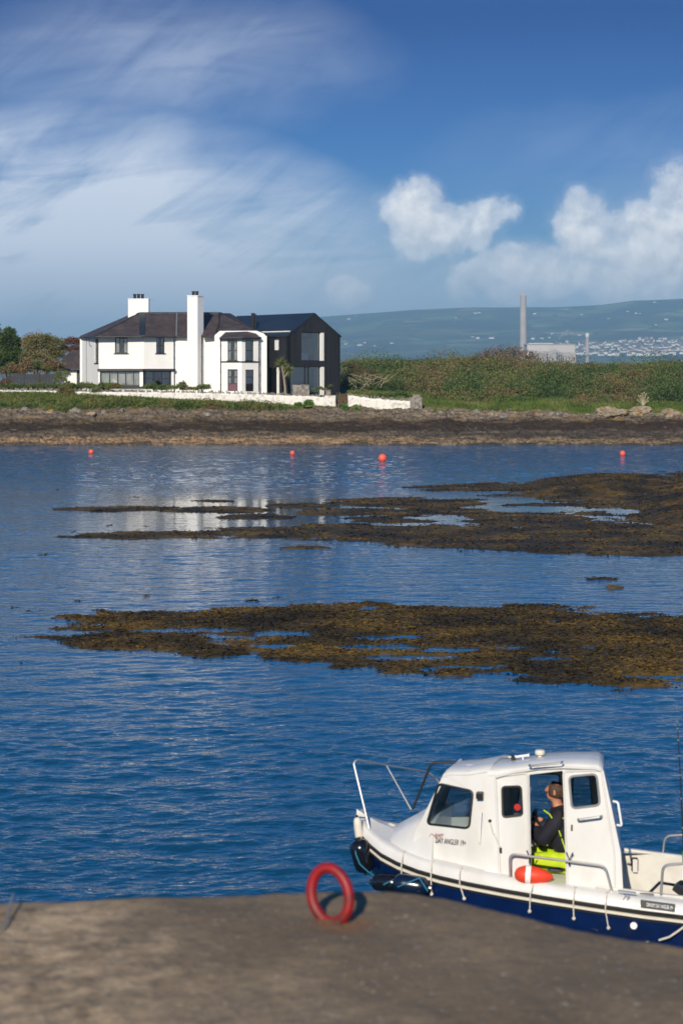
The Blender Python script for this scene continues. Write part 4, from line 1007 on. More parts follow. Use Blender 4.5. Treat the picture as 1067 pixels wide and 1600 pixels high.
# ivy and hedge plants spilling over the long wall
def shrub(name, L, D, per, size, mt, label, cat, seed, group=None, shell=.6, stems=0, base=None):
    C = np.array([(XW(px, D + dd), D + dd, ZW(py, D + dd)) for px, py, rx, ry, dd in L]); k = D / FPX
    Rr = np.array([(rx * k, rx * k * .7, ry * k) for px, py, rx, ry, dd in L])
    per_ = np.array([per * rx * ry for px, py, rx, ry, dd in L])
    b0 = Vector((C[:, 0].mean(), D, (base if base is not None else C[:, 2].min() - 1)))
    V, F = leaves(C, Rr, np.maximum(per_, 12), size, seed, shell=shell)
    root = thing(name, b0, label, cat, group)
    npmesh('crown' if stems else 'foliage', V, F, MAT[mt], root)
    rs = random.Random(seed)
    if stems:
        mb = MB(); 
        for _ in range(stems):
            q = C[rs.randrange(len(C))]; s = Vector((b0.x + rs.uniform(-.3, .3) * stems * .15, D + rs.uniform(-.2, .2), b0.z))
            m1 = s.lerp(Vector(q), .5) + Vector((rs.uniform(-.3, .3), 0, -.2)); mb.tube([s, m1, Vector(q)], [.11, .07, .03], 6)
        mb.build('trunk', MAT['bark'], root)
    return root
rs = random.Random(17)
def rowblobs(px0, px1, py, step, rx, ry, jy=2, jd=.4):
    L = []; p = px0
    while p < px1: L.append((p + rs.uniform(-2, 2), py + rs.uniform(-jy, jy), rx * rs.uniform(.7, 1.3), ry * rs.uniform(.7, 1.3), rs.uniform(-jd, jd))); p += step
    return L
shrub('climbing_plant', rowblobs(0, 100, 605, 5, 6, 5, 3), 200.2, 7, .08, 'bramble', 'tangled hedge plant along the wall top below the grey fence', 'hedge', 41)
shrub('climbing_plant', rowblobs(98, 128, 607, 4, 6, 7, 5) + [(104, 622, 9, 7, -.9), (112, 630, 8, 6, -1.2), (98, 612, 7, 8, -.4), (106, 600, 5, 5, 0), (110, 614, 9, 7, -.6)], 199.2, 9, .08, 'bramble', 'leafy green bush spilling over the garden wall in front of the outbuilding', 'shrub', 42)
shrub('climbing_plant', rowblobs(128, 190, 605.5, 5, 6, 5, 3) + [(150, 611, 8, 5, -.6), (172, 606, 8, 6, -.4), (160, 604, 6, 5, 0)], 198.9, 9, .08, 'bramble', 'green hedge plant on the wall below the long ground floor window', 'hedge', 43)
shrub('climbing_plant', rowblobs(230, 330, 607, 6, 6, 4.5, 2) + [(285, 601, 6, 6, .2), (240, 603, 6, 5, .2), (262, 606, 7, 5, 0)], 198.0, 8, .08, 'bramble', 'low rambling plant on the garden wall below the tall front chimney', 'hedge', 44)
shrub('pampas_plant', [(8, 598, 7, 6, 0), (14, 600, 6, 5, .2), (3, 602, 6, 5, 0)], 203, 7, .10, 'gorse_brown', 'dry brown tufted plant at the left end of the grey fence', 'plant', 45)
shrub('garden_shrub', [(93, 588, 6, 9, 0), (100, 594, 6, 6, 0), (88, 596, 5, 6, 0), (103, 584, 5, 5, .3)], 203.5, 10, .07, 'bramble', 'leggy bush between the grey fence and the outbuilding wall', 'shrub', 46, stems=5, base=4.3)
shrub('garden_shrub', [(516, 604, 4, 3, 0), (500, 608, 6, 4, 0), (492, 609, 5, 3, 0), (508, 609, 5, 3, 0)], 197.2, 9, .07, 'bramble', 'low dark bush behind the wall beside the stone ball pillar', 'shrub', 47)
shrub('ivy', [(590, 619, 12, 5, 0), (608, 618, 14, 6, .2), (625, 617, 13, 6, .3), (600, 626, 9, 5, -.3), (616, 628, 8, 5, -.3), (578, 617, 9, 4, .4), (640, 620, 8, 4, .2), (556, 614, 10, 3, .6), (565, 611, 9, 3, 1)], 194.4, 9, .075, 'gorse', 'green ivy spilling over the top of the short garden wall', 'ivy', 48)
for px, py, r, lab in ((466, 634, 6.5, 'bright green leafy plant left of the two at the foot of the long wall'), (482, 631, 7.5, 'yellow flowering leafy plant at the foot of the long wall'), (537, 636, 6.5, 'bright leafy plant in the gateway below the rusty gate'), (557, 640, 6, 'bright leafy plant at the foot of the short whitewashed wall')):
    D = 193.6 if px < 500 else 193.3
    root = shrub('leafy_plant', [(px, py, r, r * .75, 0), (px - r * .4, py + 3, r * .7, r * .5, -.1), (px + r * .5, py + 2.5, r * .7, r * .5, -.1)], D, 7, .13, 'bright_leaf', lab, 'plant', int(px))
    if px == 482:
        V, F = leaves(np.array([P(484, 635, D - .35), P(470, 638, D - .35)]), np.array([(.5, .1, .12), (.3, .1, .12)]), 30, .05, 3); npmesh('flower', V, F, MAT['yellow_bloom'], root)
# trees on the left
shrub('evergreen_tree', [(-10, 540, 24, 26, 1), (16, 524, 10, 12, 0), (12, 518, 6, 6, 0), (24, 534, 10, 10, 0), (5, 540, 14, 16, 0), (18, 545, 12, 18, .5), (-8, 525, 10, 12, 1), (25, 558, 14, 18, 0), (5, 565, 18, 16, -.5), (32, 572, 12, 10, -.3), (28, 540, 8, 10, 1), (15, 519, 5, 5, 0), (-2, 560, 22, 20, 0)], 216., 9, .10, 'evergreen', 'dark evergreen tree at the left edge of the photo', 'tree', 51, stems=6, base=4.3, shell=.6)
shrub('bushy_tree', [(64, 538, 24, 18, 0), (86, 538, 16, 12, 0), (48, 534, 14, 12, 0), (50, 550, 16, 16, 0), (80, 550, 18, 16, 0), (90, 556, 14, 14, .4), (45, 540, 12, 10, .6), (70, 530, 14, 7, 0), (58, 560, 20, 15, -.4), (78, 565, 16, 10, -.4), (40, 565, 10, 14, 0), (98, 545, 8, 8, 1)], 213., 7.5, .085, 'brown_tree', 'round olive brown deciduous tree behind the grey fence', 'tree', 52, stems=14, base=4.4, shell=.85)
shrub('red_shrub', [(112, 536, 15, 9, 0), (125, 536, 12, 7, 0), (100, 546, 8, 7, 0), (118, 548, 14, 8, .3)], 218., 8, .09, 'red_bush', 'reddish brown bush above the outbuilding roof beside the white house', 'shrub', 53, stems=5, base=4.4)
shrub('garden_shrub', rowblobs(5, 98, 579, 6, 8, 8, 4) + rowblobs(30, 95, 572, 8, 8, 7, 4), 207.5, 8, .085, 'gorse', 'dark hedge of shrubs directly behind the grey fence', 'hedge', 54)
# far hedge line behind the house so no gap shows the sea
shrub('garden_shrub', rowblobs(-60, 20, 570, 7, 10, 14, 6, 2), 222, 6, .12, 'evergreen', 'dark shrubbery behind the evergreen tree at the left edge', 'shrub', 55)
# dead stalk on the right
dk = thing('dry_stalk', P(1004, 632, 192.5), 'pale dead branching plant stalk standing above the shore rocks', 'dead plant'); mb = MB()
for a, l in ((-.9, .8), (-.5, 1.1), (-.1, 1.2), (.3, 1.2), (.7, 1.0), (1.0, .7), (.1, 1.3), (-.3, 1.0)):
    q = P(1004, 634, 192.5); tip = q + Vector((math.sin(a) * l * .8, 0, l * math.cos(a) * .9 + .1)); mb.tube([q, q.lerp(tip, .5) + Vector((0, 0, .05)), tip], [.04, .035, .03], 5)
    mb.ball(tip, .08, n=6, m=5)
mb.build('stem', MAT['dry_stem'], dk)

# cordyline palm
D = 197.0
pt = thing('cabbage_palm', P(446, 613, D), 'forked cabbage palm in front of the black extension', 'palm tree')
mb = MB(); f_ = P(443.5, 589, D)
mb.tube([P(446.5, 622, D), P(445.5, 605, D), f_, P(440.5, 572, D)], [.13, .11, .10, .08], 8); mb.tube([f_ + Vector((0, 0, -.1)), P(448, 585, D), P(451.5, 578, D)], [.08, .07, .06], 8)
mb.build('trunk', MAT['palm_trunk'], pt)
for (px, py, ln, sd_) in ((440, 568, .95, 1), (451.5, 577, .75, 2)):
    rg = np.random.RandomState(sd_); c = np.array(P(px, py, D)); V = []; F = []
    for k in range(150):
        d = rg.normal(size=3); d[2] = d[2] * .8 + .25; d /= np.linalg.norm(d); s = np.cross(d, rg.normal(size=3)); s /= np.linalg.norm(s); L_ = ln * rg.uniform(.65, 1.1); b0 = len(V)
        for t_ in (0, .5, 1): p_ = c + d * L_ * t_ - np.array([0, 0, .28 * t_ * t_ * L_ * (1 - d[2])]); V += [p_ - s * .035 * (1.05 - t_), p_ + s * .035 * (1.05 - t_)]
        F += [(b0, b0 + 1, b0 + 3, b0 + 2), (b0 + 2, b0 + 3, b0 + 5, b0 + 4)]
    npmesh('crown', np.array(V), np.array(F), MAT['palm_leaf'], pt)

# mooring buoys
for px, py, r, lab in ((143, 705.5, 4.1, 'small orange mooring buoy farthest left on the water'), (457, 707.5, 4.0, 'small orange mooring buoy below the extension'), (597.5, 714.5, 6.6, 'largest orange mooring buoy, nearest of the four'), (972, 708, 4.6, 'small orange mooring buoy at the right, below the lichened rocks')):
    D = CAMH * FPX / (py + r - HZ - .8); Rw = r * D / FPX; q = Vector((XW(px, D), D, Rw * .7))
    bo = thing('mooring_buoy', (q.x, q.y, 0), lab, 'buoy', 'orange mooring buoys')
    MB().ball(q, Rw, n=24, m=14).build('float', MAT['buoy_orange'], bo, smooth=True)
    mb = MB(); mb.lathe(q + Vector((0, 0, Rw * .93)), [(Rw * .2, 0), (Rw * .2, Rw * .16), (Rw * .1, Rw * .2)], 12); mb.build('eye', MAT['red_cloth'], bo)

# ------------------------------------------------------------------ air
lo_z = -4.2
hm = bpy.data.materials.new('haze'); hm.use_nodes = True; t = NT(hm.node_tree); t.n.clear()
pvn = t.new('ShaderNodeVolumePrincipled'); pvn.inputs['Color'].default_value = (.40, .72, 1.0, 1); pvn.inputs['Density'].default_value = 1.25e-4; pvn.inputs['Anisotropy'].default_value = 0.
oo = t.new('ShaderNodeOutputMaterial'); t.link(pvn.outputs[0], oo.inputs['Volume'])
HB = MB().box(-16000, -400, lo_z, 16000, 15000, 400).build('haze', hm); tag(HB, 'pale blue sea haze over the distant hills', 'haze', kind='stuff')

# ------------------------------------------------------------------ pier
PZ = 3.8
EX = [-16, -6, -1.57, -.1, .2, .34, .5, .66, .82, 1.1, 1.44, 2.43, 4, 8]
EY = [8.7, 9.0, 9.18, 9.32, 9.31, 9.26, 9.17, 9.02, 8.87, 8.64, 8.41, 7.83, 6.9, 4.6]
xs = np.concatenate([np.arange(-16, -2.4, .25), np.arange(-2.4, 2.4, .02), np.arange(2.4, 8, .2)])
tt_ = np.concatenate([np.linspace(0, .5, 14), np.linspace(.505, 1, 260)])
Xg, Tg = np.meshgrid(xs, tt_); Eg = np.interp(Xg, EX, EY) + .012 * (vnoise(Xg * 6, Xg * 0) - .5) + .03 * (vnoise(Xg * 1.1, Xg * 0 + 4) - .5)
Yg = -4 + (Eg + 4) * Tg
rough = sst(.15, -1.0, Xg + .55 * (Yg - 6.5)) * (.35 + .65 * vnoise(Xg * 1.2, Yg * 1.2))
edge_ = np.clip((Eg - Yg) / .10, 0, 1)
Zg = PZ + .02 * (fbm(Xg * 1.3, Yg * 1.3, 4) - .5) * 2 + .075 * rough * (fbm(Xg * 7, Yg * 7, 4) - .42) + .006 * (vnoise(Xg * 22, Yg * 22) - .5) - .05 * (1 - edge_) ** 2
nx, ny = len(xs), len(tt_)
V = np.stack([Xg, Yg, Zg], -1).reshape(-1, 3); idx = np.arange(nx * ny).reshape(ny, nx)
F = np.stack([idx[:-1, :-1], idx[:-1, 1:], idx[1:, 1:], idx[1:, :-1]], -1).reshape(-1, 4)
low = V[idx[-1]].copy(); low[:, 2] = -2.5; low[:, 1] += .15; b0 = len(V); V = np.concatenate([V, low]); li = np.arange(nx) + b0
F = np.concatenate([F, np.stack([idx[-1, :-1], idx[-1, 1:], li[1:], li[:-1]], -1)])
m, t, b, c, vec = mat('pier_concrete', (.205, .150, .092), .92, scale=1.6, col2=(.135, .100, .064), detail=8)
g = t.new('ShaderNodeNewGeometry'); pos = g.outputs['Position']; sx = t.new('ShaderNodeSeparateXYZ'); t.link(pos, sx.inputs[0])
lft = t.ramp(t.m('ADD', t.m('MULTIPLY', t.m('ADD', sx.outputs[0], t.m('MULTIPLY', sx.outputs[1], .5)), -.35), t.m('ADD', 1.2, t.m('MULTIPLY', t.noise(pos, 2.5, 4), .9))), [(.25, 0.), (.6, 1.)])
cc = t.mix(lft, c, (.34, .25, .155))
cc = t.mix(t.ramp(t.noise(pos, 17, 5, .6), [(.35, .55), (.5, 0.), (.64, 0.), (.70, .0)]), cc, (.10, .085, .065))
cc = t.mix(t.ramp(t.noise(pos, 30, 3, .6), [(.62, 0.), (.70, .7)]), cc, (.42, .37, .32))
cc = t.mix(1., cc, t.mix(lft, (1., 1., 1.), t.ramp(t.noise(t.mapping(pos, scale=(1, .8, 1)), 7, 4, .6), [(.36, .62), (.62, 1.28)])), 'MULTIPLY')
cc = t.mix(1., cc, t.ramp(t.noise(pos, 1.1, 3, .5), [(.35, .86), (.65, 1.12)]), 'MULTIPLY')
# rust bled from the ring across the concrete
dx = t.m('DIVIDE', t.m('SUBTRACT', sx.outputs[0], .02), .16); dy = t.m('DIVIDE', t.m('SUBTRACT', sx.outputs[1], 8.70), .16)
rs_ = t.m('SUBTRACT', 1., t.m('ADD', t.m('MULTIPLY', dx, dx), t.m('MULTIPLY', dy, dy)))
cc = t.mix(t.m('MULTIPLY', t.ramp(t.m('ADD', rs_, t.m('SUBTRACT', t.noise(pos, 9, 3), .5)), [(0., 0.), (1., .7)]), 1.), cc, (.20, .09, .04))
t.link(cc, b.inputs['Base Color'])
bn = t.new('ShaderNodeBump'); bn.inputs['Distance'].default_value = .012; t.link(t.noise(pos, 24, 5, .65), bn.inputs['Height']); t.link(bn.outputs[0], b.inputs['Normal'])
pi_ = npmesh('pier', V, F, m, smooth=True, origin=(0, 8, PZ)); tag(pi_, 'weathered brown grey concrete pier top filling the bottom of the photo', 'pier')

# red mooring ring
rc = Vector((XW(516, 8.76), 8.76, PZ + .115)); yaw = R(-24)
mr = thing('mooring_ring', (rc.x, rc.y, PZ), 'scuffed red painted steel mooring ring standing on the pier edge', 'mooring ring')
u = Vector((math.cos(yaw), math.sin(yaw), 0)); wv_ = Vector((-.06, .22, 1)).normalized()
m, t, b, c, vec = mat('ring_red', (.25, .004, .007), .5, scale=14, col2=(.11, .010, .006), coat=.1, detail=6, lo=.32, hi=.48)
pts = [rc + u * math.cos(a) * .091 + wv_ * math.sin(a) * .116 for a in [2 * math.pi * k / 48 for k in range(48)]]
MB().tube(pts, .0235, 16, closed=True).build('ring', m, mr, smooth=True)
mb = MB(); q = rc - wv_ * .108; mb.obox(q + Vector((0, 0, -.008)), u * .055, Vector((-u.y, u.x, 0)) * .03, Vector((0, 0, .018))); mb.build('anchor_lug', MAT['rust'], mr, bevel=.006)
# rope end at the left
rp = MB(); D = 8.7
rp.tube([Vector((XW(20, 9.0), 9.02, PZ + .05)), Vector((XW(17, 8.9), 8.9, PZ + .035)), Vector((XW(13, 8.75), 8.74, PZ + .02)), Vector((XW(2, 8.55), 8.58, PZ + .02)), Vector((XW(-30, 8.4), 8.45, PZ + .02))], .005, 8)
o = rp.build('rope', MAT['ink_grey'], smooth=True, origin=(XW(10, 8.8), 8.8, PZ)); tag(o, 'thin grey rope curling off the left edge of the pier', 'rope')

# ------------------------------------------------------------------ boat
TH = R(76); BA = Vector((math.sin(TH), -math.cos(TH), 0)); BS = Vector((math.cos(TH), math.sin(TH), 0)); BO = Vector((.157, 21.684, 0)); BZ = Vector((0, 0, 1))
def BW(x, y, z): return BO + BA * x + BS * y + BZ * z
def hb(x): return float(np.interp(x, [0, .05, .15, .4, .8, 1.3, 2, 3, 4.5, 5.8], [.03, .14, .28, .52, .75, .92, 1.03, 1.08, 1.06, .98]))
def zs(x): return float(np.interp(x, [0, .06, .25, .42, .6, .98, 1.36, 2.0, 2.4, 2.9, 3.6, 4.6, 5.8], [1.31, 1.275, 1.175, 1.115, 1.07, 1.015, .985, .932, .902, .862, .812, .78, .78]))
def UB(px, py, lat):
    k = (px - CX) / FPX; x = 1.
    for _ in range(80):
        y = lat(x) if callable(lat) else lat
        x2 = (k * (BO.y + y * BS.y) - BO.x - y * BS.x) / (BA.x - k * BA.y); x = .5 * x + .5 * max(x2, -.3)
    Y = BO.y + x * BA.y + y * BS.y
    return Vector((x, y, CAMH - (py - HZ) * Y / FPX))
def UZ(px, py, z):
    Y = (CAMH - z) * FPX / (py - HZ); X = XW(px, Y); d = Vector((X - BO.x, Y - BO.y, 0)); return Vector((d.dot(BA), d.dot(BS), z))
boat = thing('fishing_boat', BO, 'small white cabin fishing boat with navy hull moored beside the pier', 'boat', rotz=-(math.pi / 2 - TH))
def bp(mb, name, mt, parent=boat, **k): return mb.build(name, [MAT[x] for x in mt] if isinstance(mt, (list, tuple)) else MAT[mt], parent, local=True, **k)
ST = [0, .03, .08, .15, .25, .4, .6, .85, 1.1, 1.4, 1.8, 2.2, 2.7, 3.2, 3.8, 4.4, 5.0, 5.5, 5.8]
def loft(rows, close_end=True, mi=0, mb=None):
    mb = mb or MB(); n = len(rows[0]); vs = [p for r_ in rows for p in r_]; fs = []
    for i in range(len(rows) - 1):
        for k in range(n - 1): fs.append((i * n + k, i * n + k + 1, (i + 1) * n + k + 1, (i + 1) * n + k))
    if close_end: fs.append(tuple((len(rows) - 1) * n + k for k in range(n)))
    return mb.add(vs, fs, mi)
def sect(x, prof):
    """prof(x) gives [(y, z, xshift)] from port gunwale to keel; mirrored"""
    L_ = prof(x); port = [(x + s_, -y, z) for y, z, s_ in L_]; return port + [(x + s_, y, z) for y, z, s_ in L_[::-1]]
def hullp(x):
    b_, z = hb(x), zs(x); k = max(0, 1 - x / 1.2)
    sh = lambda zz: (z - zz) * .30 * k + (z - zz) ** 2 * .12 * k
    L_ = []
    for f, zz in ((1., z - .05), (.985, z - .2), (.95 - .12 * k, z - .42), (.86 - .3 * k, .42), (.74 - .38 * k, .12), (.60 - .36 * k, -.08), (.02, -.30)):
        L_.append((b_ * f, zz, sh(zz)))
    return L_
bp(loft([sect(x, hullp) for x in ST]), 'hull', 'navy_hull', smooth=True, angle=60)
# rubbing strake: black, cream, black
def strake(name, mt, dz, off, hgt, th_=.02):
    mb = MB()
    for sgn in (-1, 1):
        rows = []
        for x in ST + []:
            b_ = hb(x) + off; z = zs(x) + dz
            rows.append([(x - off * .8, sgn * (b_ - .03), z - hgt), (x - off, sgn * b_, z - hgt), (x - off, sgn * (b_ + th_), z - hgt * .5), (x - off, sgn * (b_ + th_), z + hgt * .5), (x - off, sgn * b_, z + hgt), (x - off * .8, sgn * (b_ - .03), z + hgt)])
        loft(rows, mb=mb)
    return bp(mb, name, mt, smooth=True)
strake('rubbing_strake', 'black_rubber', .0, .004, .022, .022)
strake('rubbing_strake', 'cream', -.042, .0, .018, .014)
strake('rubbing_strake', 'black_rubber', -.072, .0, .009, .008)
# topsides + deck moulding (white) with the cockpit well
GT = .125
def deckp_out(x):
    b_, z = hb(x), zs(x); i_ = min(.07, b_ * .5); return [(b_ - .004, z - .05), (b_ - .006, z + .01), (b_ - .02, z + .07), (b_ - i_ * .6, z + GT - .02), (b_ - i_, z + GT)]
mb = MB()
for sgn in (-1, 1):
    rows = []
    for x in ST:
        L_ = deckp_out(x); w_in = min(hb(x) * .6, .80) if x < 2.85 else hb(x) - .22
        L_ = L_ + [(max(hb(x) - .16, hb(x) * .3), zs(x) + GT + .004), (w_in if x > .95 else 0, zs(x) + GT + (.01 if x > .95 else .05))]
        rows.append([(x + (.01 if x == 0 else 0), sgn * y, z) for y, z in L_])
    loft(rows, close_end=False, mb=mb)
bp(mb, 'deck', 'gelcoat', smooth=True, angle=50)
mb = MB(); hz_ = .35
for sgn in (-1, 1):
    rows = []
    for x in (2.70, 2.88, 3.4, 4.0, 4.5, 5.0, 5.5): w_ = hb(x) - .22; rows.append([(x, sgn * (w_ + .01), zs(x) + GT + .008), (x, sgn * (w_ + .008), zs(x) + GT + .03), (x, sgn * (w_ - .03), zs(x) + GT + .03), (x, sgn * (w_ - .035), hz_), (x, 0, hz_)])
    loft(rows, close_end=False, mb=mb)
mb.box(5.5, -.84, hz_ - .02, 5.72, .84, .93); bp(mb, 'cockpit_liner', 'gelcoat_dull')
# storage hole on the far cockpit side
h0, h1 = UB(986, 1338, .83), UB(997, 1361, .83); mb = MB(); mb.box(h0.x, .775, h1.z, h1.x, .812, h0.z); o = bp(mb, 'locker_opening', 'dark_plain', bevel=.03)
mb = MB(); mb.box(h0.x + .02, .765, h1.z, h1.x - .005, .774, h1.z + .14); bp(mb, 'locker_lip', 'gelcoat')
# low foredeck trunk
mb = MB(); rows = []
for x, w_, z in ((.40, .12, 1.25), (.46, .18, 1.32), (.60, .28, 1.40), (.78, .40, 1.50), (.98, .50, 1.53)):
    zb = zs(x) + GT; rows.append([(x, -(w_ + .22), zb - .02), (x, -(w_ + .06), z - .04), (x, -w_ * .7, z), (x, 0, z + .02), (x, w_ * .7, z), (x, w_ + .06, z - .04), (x, w_ + .22, zb - .02)])
loft(rows, mb=mb); mb.add(rows[0], [tuple(range(7))]); bp(mb, 'foredeck_trunk', 'gelcoat', smooth=True, angle=60)
# rounded polygon
def rpoly(pts, r=.03, n=4):
    out = []; N = len(pts)
    for i in range(N):
        p = Vector(pts[i][:2]); a = (Vector(pts[i - 1][:2]) - p); b_ = (Vector(pts[(i + 1) % N][:2]) - p); rr = min(r, a.length * .45, b_.length * .45)
        A_ = p + a.normalized() * rr; B_ = p + b_.normalized() * rr
        for k in range(n + 1): s_ = k / n; out.append(tuple(A_ * (1 - s_) ** 2 + p * 2 * s_ * (1 - s_) + B_ * s_ ** 2))
    return out
def cw(x): return float(np.interp(x, [.6, .8, 1.15, 1.6, 2.4, 3.1], [.50, .58, .70, .80, .83, .81]))
SF = .70
def side(sgn, inset=0., tum=.10): return lambda a, b_, t_: (a - (.17 * min(1, max(0, (a - 2.3) / .4)) if sgn > 0 else 0), sgn * (cw(a) - (b_ - 1.0) * tum - inset - t_) * (SF if sgn > 0 else 1), b_ - (.07 * max(0, b_ - 1.) if sgn > 0 else 0))
latf = lambda x: -(cw(x) - .06)
XF = 1.60
def xz(L_, l=None): return [(q.x, q.z) for q in (UB(px, py, l or latf) for px, py in L_)]
# cuddy sides
cud = xz([(640, 1340), (650, 1296), (657, 1284), (690, 1214), (698, 1209), (772, 1204), (766, 1368)]); cud[0] = (cud[0][0], 1.05); cud[-1] = (XF + .03, 1.0); cud[-2] = (XF + .03, cud[-2][1])
cwin = rpoly(xz([(667, 1287), (684, 1225), (738, 1237), (733, 1294)]), .05)
# wheelhouse sides
wh = xz([(771, 1214), (800, 1205), (830, 1200.5), (862, 1198.5), (905, 1198.5), (934, 1200), (942, 1206), (955, 1262), (970, 1330), (975, 1392)])
wh = [(0, 0), (0, 0)] + wh[:-1] + [(wh[-1][0], .92)]
wh = [(XF - .04, 1.0), (XF - .04, 2.06), (XF, 2.12)] + wh[3:]
win1 = rpoly(xz([(784, 1230), (813, 1229), (816, 1273), (786, 1276)]), .035)
door = rpoly(xz([(826, 1211), (878, 1205), (886, 1384), (832, 1379)]), .012)
win2 = rpoly(xz([(888, 1214), (931, 1210), (937, 1258), (893, 1263)]), .05)
s_w1 = rpoly([(1.64, 1.36), (1.74, 1.92), (2.16, 1.94), (2.16, 1.36)], .07); s_w2 = rpoly([(2.27, 1.38), (2.29, 1.92), (2.62, 1.92), (2.68, 1.38)], .05)
cwinS = [(a_ - .05, b_ - .11) for a_, b_ in cwin]
for sg_, cw_ in ((-1, cwin), (1, cwinS)): bp(MB().plate(cud, [cw_], side(sg_), .03), 'cuddy_side', 'gelcoat')
mb = MB(); mb.plate(wh, [win1, door, win2], side(-1, -.03), .035); bp(mb, 'wheelhouse_side', 'gelcoat')
mb = MB(); mb.plate(wh, [s_w1, s_w2], side(1, -.03), .035); bp(mb, 'wheelhouse_side', 'gelcoat')
def rimtube(loop, sgn, ins, r, name, mt, parent): 
    mb = MB(); f = side(sgn, ins); mb.tube([f(a, b_, 0) for a, b_ in loop], r, 6, closed=True); return bp(mb, name, mt, parent, smooth=True)
def bwindow(loop, sgn, ins, mt='black_rubber', r=.013):
    wf = rimtube(loop, sgn, ins, r, 'window', mt, boat); mb = MB(); mb.plate(loop, [], side(sgn, ins + .012), .004); bp(mb, 'pane', 'boat_glass', wf); return wf
bwindow(cwin, -1, 0); bwindow(cwinS, 1, 0); wf1 = bwindow(win1, -1, -.03); bwindow(win2, -1, -.03, 'ink_grey', .012); bwindow(s_w1, 1, -.03, r=.02); bwindow(s_w2, 1, -.03, r=.014)
# sticker in the small window
q = UB(810.5, 1262, lambda x: -(cw(x) + .0)); mb = MB(); mb.lathe((q.x - .02, q.y + .02, q.z), [(.035, 0), (.035, .004)], 14, ax=(0, -1, 0)); bp(mb, 'sticker', 'red_cloth', wf1)
# raised door panels on the wheelhouse side
def border(loop_px, r, name='door_moulding'):
    lp = rpoly(xz(loop_px), .04); mb = MB(); f = side(-1, -.036); mb.tube([f(a, b_, 0) for a, b_ in lp], r, 6, closed=True); bp(mb, name, 'gelcoat', smooth=True)
border([(773, 1214), (823, 1208), (829, 1378), (783, 1368)], .012)
border([(879, 1206), (938, 1204), (960, 1330), (962, 1394), (889, 1384)], .010)
mb = MB(); f = side(-1, -.055); mb.tube([f(a, b_, 0) for a, b_ in xz([(774, 1214), (800, 1207), (840, 1201), (880, 1199), (930, 1201), (938, 1204)])], .014, 6); bp(mb, 'door_track', 'gelcoat', smooth=True)
# stainless grab rails
def railB(pts, r, name, mt='steel', parent=boat):
    P_ = [Vector(p) for p in pts]; out = [P_[0]]
    for i in range(1, len(P_) - 1):
        a, p, b_ = P_[i - 1], P_[i], P_[i + 1]; rr = min(.07, (a - p).length * .4, (b_ - p).length * .4); A_ = p + (a - p).normalized() * rr; B_ = p + (b_ - p).normalized() * rr
        for k in range(6): s_ = k / 5; out.append(A_ * (1 - s_) ** 2 + p * 2 * s_ * (1 - s_) + B_ * s_ ** 2)
    out.append(P_[-1]); return bp(MB().tube(out, r, 10), name, mt, parent, smooth=True)
def sidept(px, py, off=.05): q = UB(px, py, lambda x: -(cw(x) + off)); return q
for (a, b_) in (((902, 1281), (938, 1276)), ((826, 1197), (877, 1192))):
    p0, p1 = sidept(*a), sidept(*b_); i_ = Vector((0, .06, 0)); railB([p0 + i_, p0, p1, p1 + i_], .011, 'grab_rail')
p0, p1 = sidept(751, 1271, -.01), sidept(749, 1318, -.01); railB([p0 + Vector((0, .06, 0)), p0, p1, p1 + Vector((0, .06, 0))], .008, 'grab_rail', 'white_tape')
mb = MB(); q = sidept(749, 1243, -.03); mb.box(q.x - .035, q.y - .03, q.z - .035, q.x + .035, q.y + .05, q.z + .035); bp(mb, 'side_lamp', 'black_rubber', bevel=.008)
# wheelhouse roof, front and aft walls, bulkheads
mb = MB(); RT = [(XF - .03, 2.09)] + [p for p in wh[3:9]]; rows = []
for x, z in RT:
    w_ = cw(x) - (z - 1.0) * .10 + .035; rows.append([(x, -w_, z - .035), (x, -w_ - .002, z), (x, -w_ + .03, z + .028), (x, -w_ * .6, z + .036), (x, 0, z + .0), (x, w_ * .5 * SF, z - .04), (x, (w_ - .05) * SF, z - .07), (x, w_ * SF + .002, z - .09), (x, w_ * SF, z - .12)])
rows = [[(x - (.085 * (1 + max(-1, y / .8)) if x > 2.6 else 0), y, z) for x, y, z in rw] for rw in rows]
loft(rows, mb=mb); mb.add(rows[0], [tuple(range(9))]); bp(mb, 'wheelhouse_roof', 'gelcoat', smooth=True, angle=60)
mb = MB(); rows = []
for x, z in [cud[3], cud[4], (1.35, cud[4][1] + .02), (XF, cud[5][1])]:
    w_ = cw(x) - (z - 1.0) * .10 + .01; rows.append([(x, -w_, z - .02), (x, -w_ + .02, z + .012), (x, -w_ * .6, z + .025), (x, 0, z + .01), (x, w_ * .5 * SF, z - .02), (x, (w_ - .02) * SF, z - .06), (x, w_ * SF, z - .09)])
loft(rows, mb=mb); mb.add(rows[0], [tuple(range(7))]); bp(mb, 'cuddy_roof', 'gelcoat', smooth=True, angle=60)
x0, z0 = cud[2]; x1, z1 = cud[3]
def fw(a, b_, t_):
    s_ = (b_ - z0) / (z1 - z0); x = x0 + (x1 - x0) * s_; w_ = cw(x) - (b_ - 1.0) * .10; return (x + t_, a * w_ * (SF if a > 0 else 1), b_)
mb = MB(); mb.plate([(-1, z0 - .03), (1, z0 - .03), (1, z1), (-1, z1)], [rpoly([(-.9, z0 + .06), (-.06, z0 + .06), (-.06, z1 - .06), (-.85, z1 - .06)], .06), rpoly([(.06, z0 + .06), (.9, z0 + .06), (.85, z1 - .06), (.06, z1 - .06)], .06)], fw, .03)
bp(mb, 'windscreen_frame', 'gelcoat')
